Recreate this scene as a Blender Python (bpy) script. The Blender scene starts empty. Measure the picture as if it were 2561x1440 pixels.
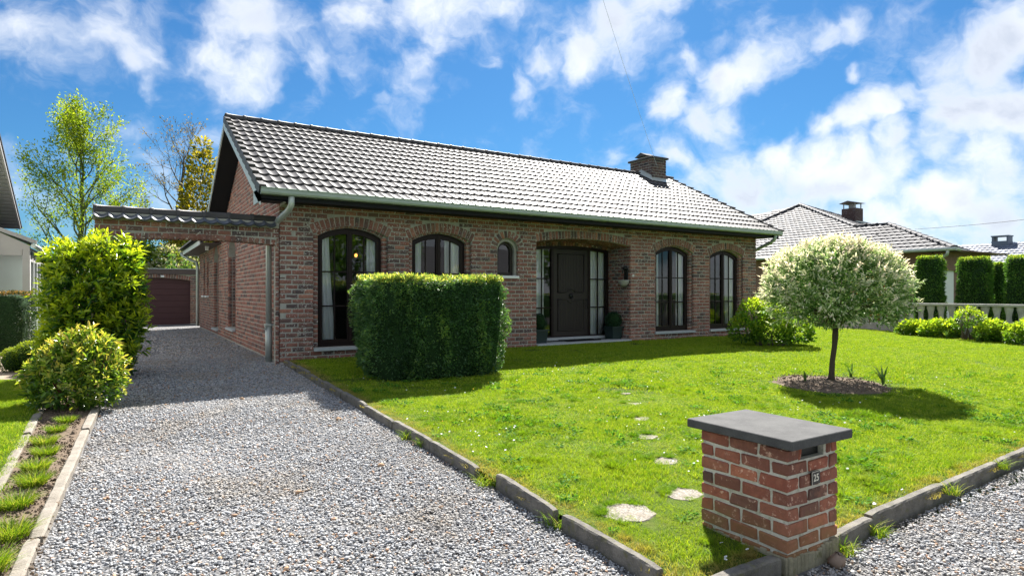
import bpy, math, random
import numpy as np
from mathutils import Vector, Matrix, noise

# ---------------------------------------------------------------- camera, light, sky, exposure
scene = bpy.context.scene
COL = scene.collection
rng = np.random.default_rng(25)
random.seed(25)
EYE = (0.0, 0.0, 1.2)
YAW_S, YAW_C = 0.8461, 0.5330            # the camera looks along (C, S): the house front runs along +X

cam_data = bpy.data.cameras.new('camera')
cam = bpy.data.objects.new('camera', cam_data)
COL.objects.link(cam)
cam.location = EYE
cam.rotation_euler = Vector((YAW_C, YAW_S, 0)).to_track_quat('-Z', 'Y').to_euler()
cam_data.sensor_width = 36.0
cam_data.lens = 36.0 * 1540 / 2561
cam_data.shift_y = -0.0043 * -1
cam_data.clip_start = 0.05
cam_data.clip_end = 2000
scene.camera = cam

SUN = Vector((0.64, 0.70, 1.0)).normalized()
sun_data = bpy.data.lights.new('sun', 'SUN')
sun_data.energy = 4.9
sun_data.angle = math.radians(0.53)
sun_data.color = (1.0, 0.955, 0.89)
sun = bpy.data.objects.new('sun', sun_data)
COL.objects.link(sun)
sun.rotation_euler = (-SUN).to_track_quat('-Z', 'Y').to_euler()

scene.view_settings.view_transform = 'Standard'
scene.view_settings.look = 'None'
scene.view_settings.gamma = 1.0
scene.view_settings.use_curve_mapping = False
scene.view_settings.exposure = 1.72
scene.cycles.max_bounces = 8
scene.cycles.diffuse_bounces = 4
scene.cycles.glossy_bounces = 4
scene.cycles.transmission_bounces = 6
scene.cycles.transparent_max_bounces = 12
scene.cycles.sample_clamp_indirect = 6.0
scene.cycles.caustics_reflective = False
scene.cycles.caustics_refractive = False
scene.cycles.use_denoising = True

world = bpy.data.worlds.new('World')
scene.world = world
world.use_nodes = True


class NT:
    """small helper round a node tree"""
    def __init__(self, tree):
        self.t = tree
        self.n = tree.nodes
        self.l = tree.links

    def add(self, kind, **kw):
        nd = self.n.new(kind)
        for k, v in kw.items():
            setattr(nd, k, v)
        return nd

    def put(self, sock, v):
        if hasattr(v, 'is_linked') or isinstance(v, bpy.types.NodeSocket):
            self.l.new(v, sock)
        else:
            sock.default_value = v

    def math(self, op, a, b=None, c=None, clamp=False):
        nd = self.add('ShaderNodeMath', operation=op, use_clamp=clamp)
        self.put(nd.inputs[0], a)
        if b is not None:
            self.put(nd.inputs[1], b)
        if c is not None:
            self.put(nd.inputs[2], c)
        return nd.outputs[0]

    def vmath(self, op, a, b=None, scale=None):
        nd = self.add('ShaderNodeVectorMath', operation=op)
        self.put(nd.inputs[0], a)
        if b is not None:
            self.put(nd.inputs[1], b)
        if scale is not None:
            self.put(nd.inputs['Scale'], scale)
        return nd.outputs['Value'] if op in ('DISTANCE', 'LENGTH', 'DOT_PRODUCT') else nd.outputs[0]

    def noise(self, vec, scale, detail=4.0, rough=0.5, dist=0.0, color=False):
        nd = self.add('ShaderNodeTexNoise')
        if vec is not None:
            self.put(nd.inputs['Vector'], vec)
        nd.inputs['Scale'].default_value = scale
        nd.inputs['Detail'].default_value = detail
        nd.inputs['Roughness'].default_value = rough
        nd.inputs['Distortion'].default_value = dist
        return nd.outputs['Color'] if color else nd.outputs[0]

    def ramp(self, fac, stops, interp='LINEAR'):
        nd = self.add('ShaderNodeValToRGB')
        nd.color_ramp.interpolation = interp
        el = nd.color_ramp.elements
        while len(el) < len(stops):
            el.new(0.5)
        for e, (p, c) in zip(el, stops):
            e.position = p
            e.color = (c[0], c[1], c[2], 1.0) if len(c) == 3 else c
        self.put(nd.inputs[0], fac)
        return nd.outputs[0]

    def mix(self, fac, a, b, mode='MIX'):
        nd = self.add('ShaderNodeMix', data_type='RGBA', blend_type=mode)
        self.put(nd.inputs[0], fac)
        for s, v in ((nd.inputs[6], a), (nd.inputs[7], b)):
            if isinstance(v, (tuple, list)):
                s.default_value = (v[0], v[1], v[2], 1.0)
            else:
                self.l.new(v, s)
        return nd.outputs[2]

    def maprange(self, v, a, b, c=0.0, d=1.0, smooth=False):
        nd = self.add('ShaderNodeMapRange', interpolation_type='SMOOTHSTEP' if smooth else 'LINEAR')
        self.put(nd.inputs[0], v)
        for i, x in ((1, a), (2, b), (3, c), (4, d)):
            nd.inputs[i].default_value = x
        return nd.outputs[0]


# cloud masses as directions on the sky (x, y, z, angular size, density)
CLOUDS = [
(-0.102, 0.941, 0.323, 0.095, 0.6), (-0.013, 0.934, 0.357, 0.104, 0.6), (0.049, 0.924, 0.378, 0.052, 0.5), (-0.056, 0.959, 0.28, 0.076, 0.45), (-0.0, 0.953, 0.304, 0.033, 0.85),
(0.029, 0.959, 0.282, 0.029, 0.7), (0.117, 0.932, 0.343, 0.061, 0.8), (0.165, 0.912, 0.375, 0.067, 0.8), (0.159, 0.938, 0.309, 0.069, 0.75), (0.212, 0.906, 0.366, 0.048, 0.5),
(0.239, 0.921, 0.307, 0.05, 0.55), (0.288, 0.906, 0.311, 0.046, 0.6), (0.327, 0.902, 0.281, 0.024, 0.5), (0.108, 0.946, 0.307, 0.046, 0.5), (0.286, 0.864, 0.414, 0.07, 0.85),
(0.359, 0.833, 0.42, 0.083, 0.9), (0.423, 0.804, 0.418, 0.073, 0.75), (0.379, 0.848, 0.371, 0.057, 0.8), (0.377, 0.859, 0.347, 0.035, 0.8), (0.471, 0.771, 0.429, 0.05, 0.6),
(0.466, 0.814, 0.347, 0.026, 0.45), (0.538, 0.763, 0.358, 0.032, 0.75), (0.52, 0.792, 0.32, 0.036, 0.75), (0.529, 0.794, 0.298, 0.03, 0.5), (0.582, 0.723, 0.372, 0.052, 1.0),
(0.612, 0.685, 0.395, 0.067, 1.05), (0.641, 0.649, 0.411, 0.06, 0.9), (0.645, 0.686, 0.337, 0.063, 0.45), (0.698, 0.633, 0.336, 0.034, 0.65), (0.72, 0.6, 0.348, 0.027, 0.4),
(0.705, 0.655, 0.272, 0.041, 0.75), (0.738, 0.623, 0.258, 0.046, 0.7), (0.762, 0.592, 0.263, 0.025, 0.6), (0.742, 0.597, 0.305, 0.039, 0.75), (0.764, 0.566, 0.311, 0.049, 0.7),
(0.784, 0.528, 0.326, 0.052, 0.65), (0.807, 0.484, 0.339, 0.037, 0.75), (0.818, 0.457, 0.348, 0.036, 0.85), (0.84, 0.456, 0.293, 0.02, 0.75), (0.788, 0.495, 0.366, 0.03, 0.3),
(0.751, 0.543, 0.375, 0.031, 0.3), (0.661, 0.721, 0.207, 0.037, 0.55), (0.722, 0.663, 0.197, 0.036, 0.75), (0.699, 0.69, 0.187, 0.036, 0.4), (0.863, 0.439, 0.249, 0.034, 1.1),
(0.851, 0.47, 0.233, 0.046, 1.1), (0.836, 0.502, 0.221, 0.032, 1.0), (0.88, 0.427, 0.211, 0.039, 1.05), (0.811, 0.553, 0.193, 0.05, 1.1), (0.842, 0.511, 0.172, 0.075, 1.15),
(0.787, 0.597, 0.157, 0.063, 1.1), (0.869, 0.469, 0.157, 0.078, 1.1), (0.817, 0.564, 0.125, 0.085, 1.05), (0.887, 0.425, 0.179, 0.044, 1.0), (0.885, 0.362, 0.294, 0.058, 1.05),
(0.895, 0.324, 0.308, 0.059, 1.1), (0.894, 0.3, 0.332, 0.049, 1.05), (0.905, 0.353, 0.239, 0.067, 1.1), (0.921, 0.313, 0.231, 0.068, 1.1), (0.88, 0.397, 0.262, 0.042, 0.8),
(0.927, 0.335, 0.167, 0.076, 1.05), (0.913, 0.393, 0.112, 0.077, 1.0), (0.934, 0.346, 0.088, 0.091, 1.05), (0.887, 0.451, 0.095, 0.077, 1.0), (0.901, 0.383, 0.204, 0.042, 0.9),
(0.225, 0.935, 0.273, 0.034, 0.4), (0.343, 0.853, 0.394, 0.056, 0.8), (0.121, 0.966, 0.23, 0.043, 0.35), (0.081, 0.976, 0.204, 0.047, 0.3), (0.751, 0.641, 0.16, 0.048, 0.6),
(0.855, 0.513, 0.076, 0.109, 0.8)]


w = NT(world.node_tree)
w.n.clear()
sky = w.add('ShaderNodeTexSky', sky_type='NISHITA')
sky.sun_disc = False
sky.sun_elevation = math.asin(SUN.z)
sky.sun_rotation = math.atan2(SUN.x, SUN.y)
sky.air_density = 1.15
sky.dust_density = 0.35
sky.ozone_density = 2.2
direction = w.add('ShaderNodeTexCoord').outputs['Generated']
warp_col = w.noise(direction, 5.0, 3.0, 0.55, 0.0, True)
warp = w.vmath('SCALE', w.vmath('SUBTRACT', warp_col, (0.5, 0.5, 0.5)), scale=0.10)
warp2 = w.vmath('SCALE', w.vmath('SUBTRACT', w.noise(direction, 19.0, 3.0, 0.6, 0.0, True), (0.5, 0.5, 0.5)), scale=0.045)
dirw = w.vmath('ADD', w.vmath('ADD', direction, warp), warp2)
cover = None
for cx_, cy_, cz_, rad, amp in CLOUDS:
    dist = w.vmath('DISTANCE', dirw, (cx_, cy_, cz_))
    v = w.maprange(dist, 0.0, rad * 1.25, amp * 0.75, 0.0, True)
    cover = v if cover is None else w.math('SMOOTH_MAX', cover, v, 0.22)
# elsewhere in the sky: the same kind of broken cumulus
sep = w.add('ShaderNodeSeparateXYZ')
w.l.new(direction, sep.inputs[0])
front = w.vmath('DOT_PRODUCT', direction, (YAW_C, YAW_S, 0.0))
elsewhere = w.math('MULTIPLY', w.maprange(front, 0.35, 0.62, 1.0, 0.0, True),
                   w.maprange(w.noise(direction, 2.6, 5.0, 0.55, 0.4), 0.40, 0.56, 0.0, 0.85, True))
cover = w.math('MAXIMUM', cover, elsewhere)
puff = w.noise(w.vmath('MULTIPLY', dirw, (1.0, 1.0, 1.5)), 9.0, 9.0, 0.58, 0.25)
fine = w.noise(dirw, 34.0, 6.0, 0.62, 0.3)
dens = w.math('ADD', cover, w.math('ADD', w.math('MULTIPLY', w.math('SUBTRACT', puff, 0.5), 1.35),
                                   w.math('MULTIPLY', w.math('SUBTRACT', fine, 0.5), 0.30)))
dens = w.math('MULTIPLY', dens, w.maprange(cover, 0.02, 0.22, 0.0, 1.0, True))
mask = w.maprange(dens, 0.08, 0.82, 0.0, 1.0, True)
shade = w.noise(w.vmath('ADD', direction, (0.03, 0.02, 0.06)), 6.0, 5.0, 0.5, 0.3)
thick = w.maprange(dens, 0.35, 1.05, 0.0, 1.0, True)
shadef = w.math('MULTIPLY', thick, w.maprange(shade, 0.40, 0.62, 0.15, 1.0, True))
cloud_col = w.mix(shadef, (4.9, 5.05, 5.3), (2.7, 3.0, 3.6))
blue = w.mix(1.0, sky.outputs[0], (0.130, 0.295, 0.445), 'MULTIPLY')
mix = w.mix(w.math('MULTIPLY', mask, 0.95), blue, cloud_col)
bg = w.add('ShaderNodeBackground')
bg.inputs['Strength'].default_value = 0.071
w.l.new(mix, bg.inputs['Color'])
w.l.new(bg.outputs[0], w.add('ShaderNodeOutputWorld').inputs[0])


# ---------------------------------------------------------------- helpers
def ground(y):
    """the plot falls gently from the house front to the street"""
    return -0.032 * max(0.0, min(11.22 - y, 12.5))


def tag(o, label=None, cat=None, group=None, kind=None):
    if label:
        o['label'] = label
    if cat:
        o['category'] = cat
    if group:
        o['group'] = group
    if kind:
        o['kind'] = kind
    return o


def empty(name, loc=(0, 0, 0), label=None, cat=None, group=None):
    o = bpy.data.objects.new(name, None)
    COL.objects.link(o)
    o.location = loc
    o.empty_display_size = 0.1
    return tag(o, label, cat, group)


def mesh_from(name, V, F, tone=None, smooth=False):
    """V (N,3), F: array (M,3|4) or list of tuples; tone: per-face floats"""
    me = bpy.data.meshes.new(name)
    V = np.asarray(V, dtype=np.float32)
    if isinstance(F, np.ndarray):
        n, k = F.shape
        me.vertices.add(len(V))
        me.vertices.foreach_set('co', V.ravel())
        me.loops.add(n * k)
        me.loops.foreach_set('vertex_index', F.astype(np.int32).ravel())
        me.polygons.add(n)
        me.polygons.foreach_set('loop_start', np.arange(0, n * k, k, dtype=np.int32))
        me.polygons.foreach_set('loop_total', np.full(n, k, dtype=np.int32))
    else:
        me.from_pydata([tuple(v) for v in V], [], [tuple(f) for f in F])
    me.update(calc_edges=True)
    if tone is not None:
        a = me.attributes.new('tone', 'FLOAT', 'FACE')
        t = np.asarray(tone, dtype=np.float32)
        if t.ndim == 0:
            t = np.full(len(me.polygons), float(t), dtype=np.float32)
        a.data.foreach_set('value', t)
    if smooth is not False:
        s = np.ones(len(me.polygons), dtype=bool) if smooth is True else np.asarray(smooth, dtype=bool)
        me.polygons.foreach_set('use_smooth', s)
    return me


def link(name, me, mat, parent=None, loc=None):
    o = bpy.data.objects.new(name, me)
    COL.objects.link(o)
    if mat is not None and not me.materials:
        me.materials.append(mat)
    if parent is not None:
        o.parent = parent
    if loc is not None:
        o.location = loc
    return o


class MB:
    """collects faces, then links them as one mesh object"""
    def __init__(self):
        self.v, self.f, self.t, self.s = [], [], [], []

    def add(self, verts, faces, tone=0.5, smooth=False):
        b = len(self.v)
        self.v.extend(tuple(p) for p in verts)
        for fc in faces:
            self.f.append(tuple(i + b for i in fc))
            self.t.append(tone)
            self.s.append(smooth)
        return self

    def box(self, x0, x1, y0, y1, z0, z1, tone=0.5, bev=0.0):
        if bev <= 0:
            vs = [(x, y, z) for x in (x0, x1) for y in (y0, y1) for z in (z0, z1)]
            return self.add(vs, [(0, 1, 3, 2), (4, 6, 7, 5), (0, 4, 5, 1), (2, 3, 7, 6), (0, 2, 6, 4), (1, 5, 7, 3)], tone)
        c = ((x0 + x1) / 2, (y0 + y1) / 2, (z0 + z1) / 2)
        h = ((x1 - x0) / 2, (y1 - y0) / 2, (z1 - z0) / 2)
        vs, idx = [], {}
        for sx in (-1, 1):
            for sy in (-1, 1):
                for sz in (-1, 1):
                    for ax in range(3):
                        p = [c[0] + sx * h[0], c[1] + sy * h[1], c[2] + sz * h[2]]
                        for k in range(3):
                            if k != ax:
                                p[k] -= (sx, sy, sz)[k] * bev
                        idx[(sx, sy, sz, ax)] = len(vs)
                        vs.append(p)
        fs = []
        for ax in range(3):
            a, b = [k for k in range(3) if k != ax]
            for s in (-1, 1):
                q = []
                for (u, v_) in ((-1, -1), (1, -1), (1, 1), (-1, 1)):
                    k = [0, 0, 0]
                    k[ax], k[a], k[b] = s, u, v_
                    q.append(idx[(k[0], k[1], k[2], ax)])
                fs.append(q)
            # edges along axis ax
            for u in (-1, 1):
                for v_ in (-1, 1):
                    k0, k1 = [0, 0, 0], [0, 0, 0]
                    k0[ax], k0[a], k0[b] = -1, u, v_
                    k1[ax], k1[a], k1[b] = 1, u, v_
                    fs.append([idx[tuple(k0) + (a,)], idx[tuple(k1) + (a,)], idx[tuple(k1) + (b,)], idx[tuple(k0) + (b,)]])
        for sx in (-1, 1):
            for sy in (-1, 1):
                for sz in (-1, 1):
                    fs.append([idx[(sx, sy, sz, 0)], idx[(sx, sy, sz, 1)], idx[(sx, sy, sz, 2)]])
        return self.add(vs, fs, tone)

    def tube(self, pts, radii, n=8, tone=0.5, caps=True, smooth=True):
        pts = [Vector(p) for p in pts]
        if not hasattr(radii, '__len__'):
            radii = [radii] * len(pts)
        prev = None
        vs, fs = [], []
        for i, p in enumerate(pts):
            d = (pts[min(i + 1, len(pts) - 1)] - pts[max(i - 1, 0)]).normalized()
            if prev is None:
                a = Vector((1, 0, 0)) if abs(d.x) < 0.8 else Vector((0, 1, 0))
                prev = (a - d * a.dot(d)).normalized()
            else:
                prev = (prev - d * prev.dot(d)).normalized()
            q = d.cross(prev)
            for k in range(n):
                t = 2 * math.pi * k / n
                vs.append(p + (prev * math.cos(t) + q * math.sin(t)) * radii[i])
        for i in range(len(pts) - 1):
            for k in range(n):
                k2 = (k + 1) % n
                fs.append((i * n + k, i * n + k2, (i + 1) * n + k2, (i + 1) * n + k))
        self.add(vs, fs, tone, smooth)
        if caps:
            b = len(self.v) - len(vs)
            self.f.append(tuple(b + k for k in range(n))[::-1])
            self.f.append(tuple(b + (len(pts) - 1) * n + k for k in range(n)))
            self.t += [tone, tone]
            self.s += [False, False]
        return self

    def lathe(self, prof, c=(0, 0, 0), n=20, tone=0.5, smooth=True):
        vs, fs = [], []
        for r, z in prof:
            for k in range(n):
                t = 2 * math.pi * k / n
                vs.append((c[0] + r * math.cos(t), c[1] + r * math.sin(t), c[2] + z))
        for i in range(len(prof) - 1):
            for k in range(n):
                k2 = (k + 1) % n
                fs.append((i * n + k, i * n + k2, (i + 1) * n + k2, (i + 1) * n + k))
        return self.add(vs, fs, tone, smooth)

    def build(self, name, mat, parent=None, loc=None):
        me = mesh_from(name, self.v, self.f, self.t, self.s)
        return link(name, me, mat, parent, loc)


def recalc(o):
    import bmesh
    bm = bmesh.new()
    bm.from_mesh(o.data)
    bmesh.ops.recalc_face_normals(bm, faces=bm.faces)
    bm.to_mesh(o.data)
    bm.free()
    return o


# ---------------------------------------------------------------- materials
def material(name):
    m = bpy.data.materials.new(name)
    m.use_nodes = True
    t = NT(m.node_tree)
    p = t.n['Principled BSDF']
    return m, t, p


def simple(name, col, rough=0.6, spec=0.4, metal=0.0, var=0.12, scale=6.0, bump=0.0, bscale=60.0):
    m, t, p = material(name)
    pos = t.add('ShaderNodeNewGeometry').outputs['Position']
    nz = t.noise(pos, scale, 5.0, 0.6)
    c = t.mix(nz, tuple(v * (1 - var) for v in col), tuple(min(1, v * (1 + var)) for v in col))
    t.put(p.inputs['Base Color'], c)
    p.inputs['Roughness'].default_value = rough
    p.inputs['Specular IOR Level'].default_value = spec
    p.inputs['Metallic'].default_value = metal
    if bump > 0:
        b = t.add('ShaderNodeBump')
        b.inputs['Strength'].default_value = bump
        b.inputs['Distance'].default_value = 0.01
        t.put(b.inputs['Height'], t.noise(pos, bscale, 6.0, 0.65))
        t.l.new(b.outputs[0], p.inputs['Normal'])
    return m


def brick_material(name, specks=0.5, bright=1.0, stain=False, tint=None):
    m, t, p = material(name)
    tone = t.add('ShaderNodeAttribute', attribute_name='tone').outputs['Fac']
    pos = t.add('ShaderNodeNewGeometry').outputs['Position']
    b = bright
    base = t.ramp(tone, [(0.0, (.150 * b, .062 * b, .048 * b)), (0.25, (.205 * b, .086 * b, .064 * b)), (0.42, (.105 * b, .058 * b, .050 * b)), (0.52, (.140 * b, .071 * b, .058 * b)),
                         (0.66, (.27 * b, .125 * b, .085 * b)), (0.74, (.095 * b, .060 * b, .056 * b)), (0.84, (.055 * b, .046 * b, .046 * b)), (0.93, (.060 * b, .048 * b, .047 * b)), (1.0, (.19 * b, .105 * b, .080 * b))])
    n1 = t.noise(pos, 38.0, 6.0, 0.7)
    n2 = t.noise(pos, 11.0, 3.0, 0.6)
    base = t.mix(t.maprange(n1, 0.35, 0.7, 0.0, 0.6), base, (.085 * b, .05 * b, .042 * b))
    base = t.mix(t.maprange(n2, 0.5, 0.75, 0.0, 0.45), base, (.25 * b, .14 * b, .10 * b))
    sp = t.maprange(t.noise(pos, 32.0, 4.0, 0.65), 0.575, 0.64, 0.0, 1.0)
    spm = t.math('MULTIPLY', sp, t.maprange(t.noise(pos, 6.0, 2.0), 0.40, 0.56, 0.0, specks))
    base = t.mix(spm, base, (.74, .70, .63))
    if stain:
        sepz = t.add('ShaderNodeSeparateXYZ')
        t.l.new(pos, sepz.inputs[0])
        low = t.math('ADD', sepz.outputs[2], t.math('MULTIPLY', t.math('SUBTRACT', n2, 0.5), 0.35))
        base = t.mix(t.maprange(low, -0.24, -0.05, 0.55, 0.0), base, (.20, .17, .08))
    if tint:
        base = t.mix(1.0, base, tint, 'MULTIPLY')
    t.put(p.inputs['Base Color'], base)
    p.inputs['Roughness'].default_value = 0.85
    p.inputs['Specular IOR Level'].default_value = 0.25
    bp = t.add('ShaderNodeBump')
    bp.inputs['Strength'].default_value = 0.55
    bp.inputs['Distance'].default_value = 0.008
    t.put(bp.inputs['Height'], t.math('ADD', n1, t.math('MULTIPLY', n2, 0.7)))
    t.l.new(bp.outputs[0], p.inputs['Normal'])
    return m


def leaf_material(name, stops, trans=0.45, rough=0.45, spec=0.4, var=0.25, vscale=3.0, tint=(1.25, 1.25, .55)):
    """tone attribute picks the leaf colour; part of the light passes through"""
    m, t, p = material(name)
    tone = t.add('ShaderNodeAttribute', attribute_name='tone').outputs['Fac']
    pos = t.add('ShaderNodeNewGeometry').outputs['Position']
    c = t.ramp(tone, stops)
    nz = t.noise(pos, vscale, 3.0, 0.6)
    c = t.mix(1.0, c, t.ramp(nz, [(0.3, (1 - var,) * 3), (0.7, (1 + var,) * 3)]), 'MULTIPLY')
    t.put(p.inputs['Base Color'], c)
    p.inputs['Roughness'].default_value = rough
    p.inputs['Specular IOR Level'].default_value = spec
    tr = t.add('ShaderNodeBsdfTranslucent')
    t.put(tr.inputs['Color'], t.mix(1.0, c, tint, 'MULTIPLY'))
    mx = t.add('ShaderNodeMixShader')
    mx.inputs[0].default_value = trans
    t.l.new(p.outputs[0], mx.inputs[1])
    t.l.new(tr.outputs[0], mx.inputs[2])
    t.l.new(mx.outputs[0], t.n['Material Output'].inputs[0])
    return m


def concrete(name, col, stain=(.05, .05, .045), bump=0.5, moss=0.0):
    m, t, p = material(name)
    pos = t.add('ShaderNodeNewGeometry').outputs['Position']
    n1, n2, n3 = t.noise(pos, 7.0, 6.0, 0.65), t.noise(pos, 90.0, 4.0, 0.7), t.noise(pos, 22.0, 5.0, 0.6)
    c = t.mix(t.maprange(n1, 0.40, 0.66, 0.0, 0.75), col, stain)
    c = t.mix(t.maprange(n2, 0.5, 0.75, 0.0, 0.5), c, tuple(min(1, v * 1.5) for v in col))
    if moss:
        c = t.mix(t.maprange(n3, 0.55, 0.66, 0.0, moss), c, (.12, .12, .035))
    t.put(p.inputs['Base Color'], c)
    p.inputs['Roughness'].default_value = 0.9
    p.inputs['Specular IOR Level'].default_value = 0.25
    b = t.add('ShaderNodeBump')
    b.inputs['Strength'].default_value = bump
    b.inputs['Distance'].default_value = 0.006
    t.put(b.inputs['Height'], t.math('ADD', n2, n3))
    t.l.new(b.outputs[0], p.inputs['Normal'])
    return m


M = {}
M['brick'] = brick_material('facade_brick', 1.0, 1.58)
M['brick_side'] = brick_material('side_brick', 0.35, 1.7)
M['brick_pillar'] = brick_material('pillar_brick', 0.5, 1.45, True, (1.22, .92, .76))
M['brick_chimney'] = brick_material('chimney_brick', 0.5, .8, False, (.80, .95, 1.05))
M['brick_far'] = simple('pale_brown_brick', (.225, .14, .112), 0.85, 0.2, 0, 0.3, 14.0, 0.2)
M['mortar'] = concrete('mortar', (.40, .39, .34), (.27, .262, .225), 0.4)
M['mortar_pillar'] = concrete('pillar_mortar', (.56, .54, .46), (.36, .34, .25), 0.6, 0.35)
M['mortar_moss'] = concrete('mossy_mortar', (.30, .275, .19), (.17, .155, .10), 0.9, 0.6)
M['zinc'] = simple('weathered_zinc', (.46, .50, .47), 0.42, 0.5, 0.35, 0.2, 8.0)
M['zinc_green'] = simple('green_grey_zinc', (.31, .37, .32), 0.42, 0.5, 0.25, 0.2, 5.0)
M['black_board'] = simple('black_board', (.012, .013, .016), 0.6, 0.2)
M['wood_dark'] = simple('dark_brown_wood', (.016, .009, .008), 0.5, 0.22, 0, 0.25, 12.0)
M['door'] = simple('door_paint', (.034, .028, .024), 0.5, 0.25, 0, 0.1, 20.0)
M['stone_sill'] = simple('blue_stone_sill', (.42, .45, .46), 0.6, 0.4, 0, 0.15, 10.0)
M['white'] = simple('white_paint', (.75, .76, .75), 0.5, 0.4, 0, 0.05)
M['render'] = simple('white_render', (.74, .74, .72), 0.8, 0.2, 0, 0.05)
M['taupe'] = simple('taupe_aluminium', (.38, .36, .345), 0.5, 0.4, 0, 0.06)
M['soffit_grey'] = simple('grey_soffit_board', (.30, .29, .28), 0.6, 0.3, 0, 0.08)
M['garage_door'] = simple('dark_red_door', (.075, .030, .032), 0.5, 0.35, 0, 0.1)
M['garage_fascia'] = simple('brown_fascia', (.10, .075, .068), 0.6, 0.3)
M['plastic_dark'] = simple('dark_plastic', (.02, .021, .022), 0.4, 0.5)
M['iron'] = simple('black_iron', (.015, .016, .017), 0.45, 0.5, 0.4)
M['stoneware'] = simple('pale_stoneware', (.34, .33, .29), 0.8, 0.3, 0, 0.2, 30.0, 0.4)
M['pot'] = simple('dark_green_pot', (.018, .034, .033), 0.45, 0.4)
M['interior'] = simple('interior_dark', (.08, .075, .07), 0.9, 0.2)
M['mat'] = simple('black_mat', (.012, .012, .013), 0.95, 0.1, 0, 0.3, 80, 0.5)
M['wire'] = simple('pale_wire', (.62, .68, .72), 0.5, 0.3)
M['wire_dark'] = simple('dark_wire', (.05, .05, .06), 0.5, 0.3)
M['plate'] = simple('number_plate_black', (.012, .011, .011), 0.35, 0.5)
M['figures'] = simple('cream_figures', (.72, .69, .58), 0.5, 0.3, 0, 0.02)
M['kerb'] = concrete('kerb_concrete', (.185, .172, .150), (.060, .058, .052), 0.9, 0.5)
M['bedkerb'] = concrete('pale_kerb_concrete', (.25, .225, .19), (.15, .13, .105), 0.7)
M['stepping'] = concrete('exposed_aggregate', (.25, .215, .165), (.16, .135, .10), 0.9)


def pebbled(name):
    m, t, p = material(name)
    pos = t.add('ShaderNodeNewGeometry').outputs['Position']
    v = t.add('ShaderNodeTexVoronoi')
    v.inputs['Scale'].default_value = 95.0
    t.l.new(pos, v.inputs['Vector'])
    c = t.ramp(v.outputs['Color'], [(0.0, (.09, .08, .065)), (.4, (.19, .17, .14)), (.75, (.27, .24, .20)), (1.0, (.40, .38, .34))])
    c = t.mix(t.maprange(t.noise(pos, 14.0, 4.0, .6), .5, .66, 0, .5), c, (.17, .135, .085))
    t.put(p.inputs['Base Color'], c)
    p.inputs['Roughness'].default_value = .9
    b = t.add('ShaderNodeBump')
    b.inputs['Strength'].default_value = .8
    b.inputs['Distance'].default_value = .006
    b.invert = True
    t.put(b.inputs['Height'], v.outputs['Distance'])
    t.l.new(b.outputs[0], p.inputs['Normal'])
    return m


M['stepping'] = pebbled('pebbled_step')
M['cap'] = concrete('slate_cap', (.085, .085, .083), (.050, .050, .050), 0.25)
M['balustrade'] = concrete('grey_cast_concrete', (.42, .41, .385), (.24, .235, .22), 0.5)
M['curtain'] = None


def curtain_material():
    m, t, p = material('sheer_curtain')
    p.inputs['Base Color'].default_value = (.93, .95, .95, 1)
    p.inputs['Roughness'].default_value = 0.9
    tr = t.add('ShaderNodeBsdfTranslucent')
    tr.inputs['Color'].default_value = (.8, .82, .82, 1)
    mx = t.add('ShaderNodeMixShader')
    mx.inputs[0].default_value = 0.10
    t.l.new(p.outputs[0], mx.inputs[1])
    t.l.new(tr.outputs[0], mx.inputs[2])
    t.l.new(mx.outputs[0], t.n['Material Output'].inputs[0])
    return m


M['curtain'] = curtain_material()


def glass_material(name, tint, boost):
    m, t, p = material(name)
    t.n.remove(p)
    fr = t.add('ShaderNodeFresnel')
    fr.inputs[0].default_value = 1.55
    tr = t.add('ShaderNodeBsdfTransparent')
    tr.inputs[0].default_value = tint + (1,)
    gl = t.add('ShaderNodeBsdfGlossy')
    gl.inputs['Roughness'].default_value = 0.0
    mx = t.add('ShaderNodeMixShader')
    t.put(mx.inputs[0], t.math('MULTIPLY', fr.outputs[0], boost, clamp=True))
    t.l.new(tr.outputs[0], mx.inputs[1])
    t.l.new(gl.outputs[0], mx.inputs[2])
    t.l.new(mx.outputs[0], t.n['Material Output'].inputs[0])
    return m


M['glass'] = glass_material('window_glass', (.96, .98, .97), 1.8)


def tile_material(name, col, rough, spec, coat=0.0):
    m, t, p = material(name)
    pos = t.add('ShaderNodeNewGeometry').outputs['Position']
    tone = t.add('ShaderNodeAttribute', attribute_name='tone').outputs['Fac']
    c = t.mix(tone, tuple(v * 0.8 for v in col), tuple(v * 1.25 for v in col))
    t.put(p.inputs['Base Color'], c)
    nz = t.noise(pos, 4.0, 5.0, 0.6)
    t.put(p.inputs['Roughness'], t.maprange(nz, 0.3, 0.7, rough - 0.05, rough + 0.06))
    p.inputs['Specular IOR Level'].default_value = spec
    b = t.add('ShaderNodeBump')
    b.inputs['Strength'].default_value = 0.12
    b.inputs['Distance'].default_value = 0.004
    t.put(b.inputs['Height'], t.noise(pos, 120.0, 3.0, 0.6))
    t.l.new(b.outputs[0], p.inputs['Normal'])
    return m


M['tile'] = tile_material('glazed_black_tile', (.074, .070, .069), 0.55, .20)
M['tile_arch'] = tile_material('arch_tile', (.050, .060, .078), 0.44, 1.0)
M['tile_far'] = tile_material('grey_concrete_tile', (.088, .088, .095), 0.66, 0.13)
M['tile_blue'] = tile_material('blue_grey_tile', (.13, .15, .20), 0.6, 0.35)

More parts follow.
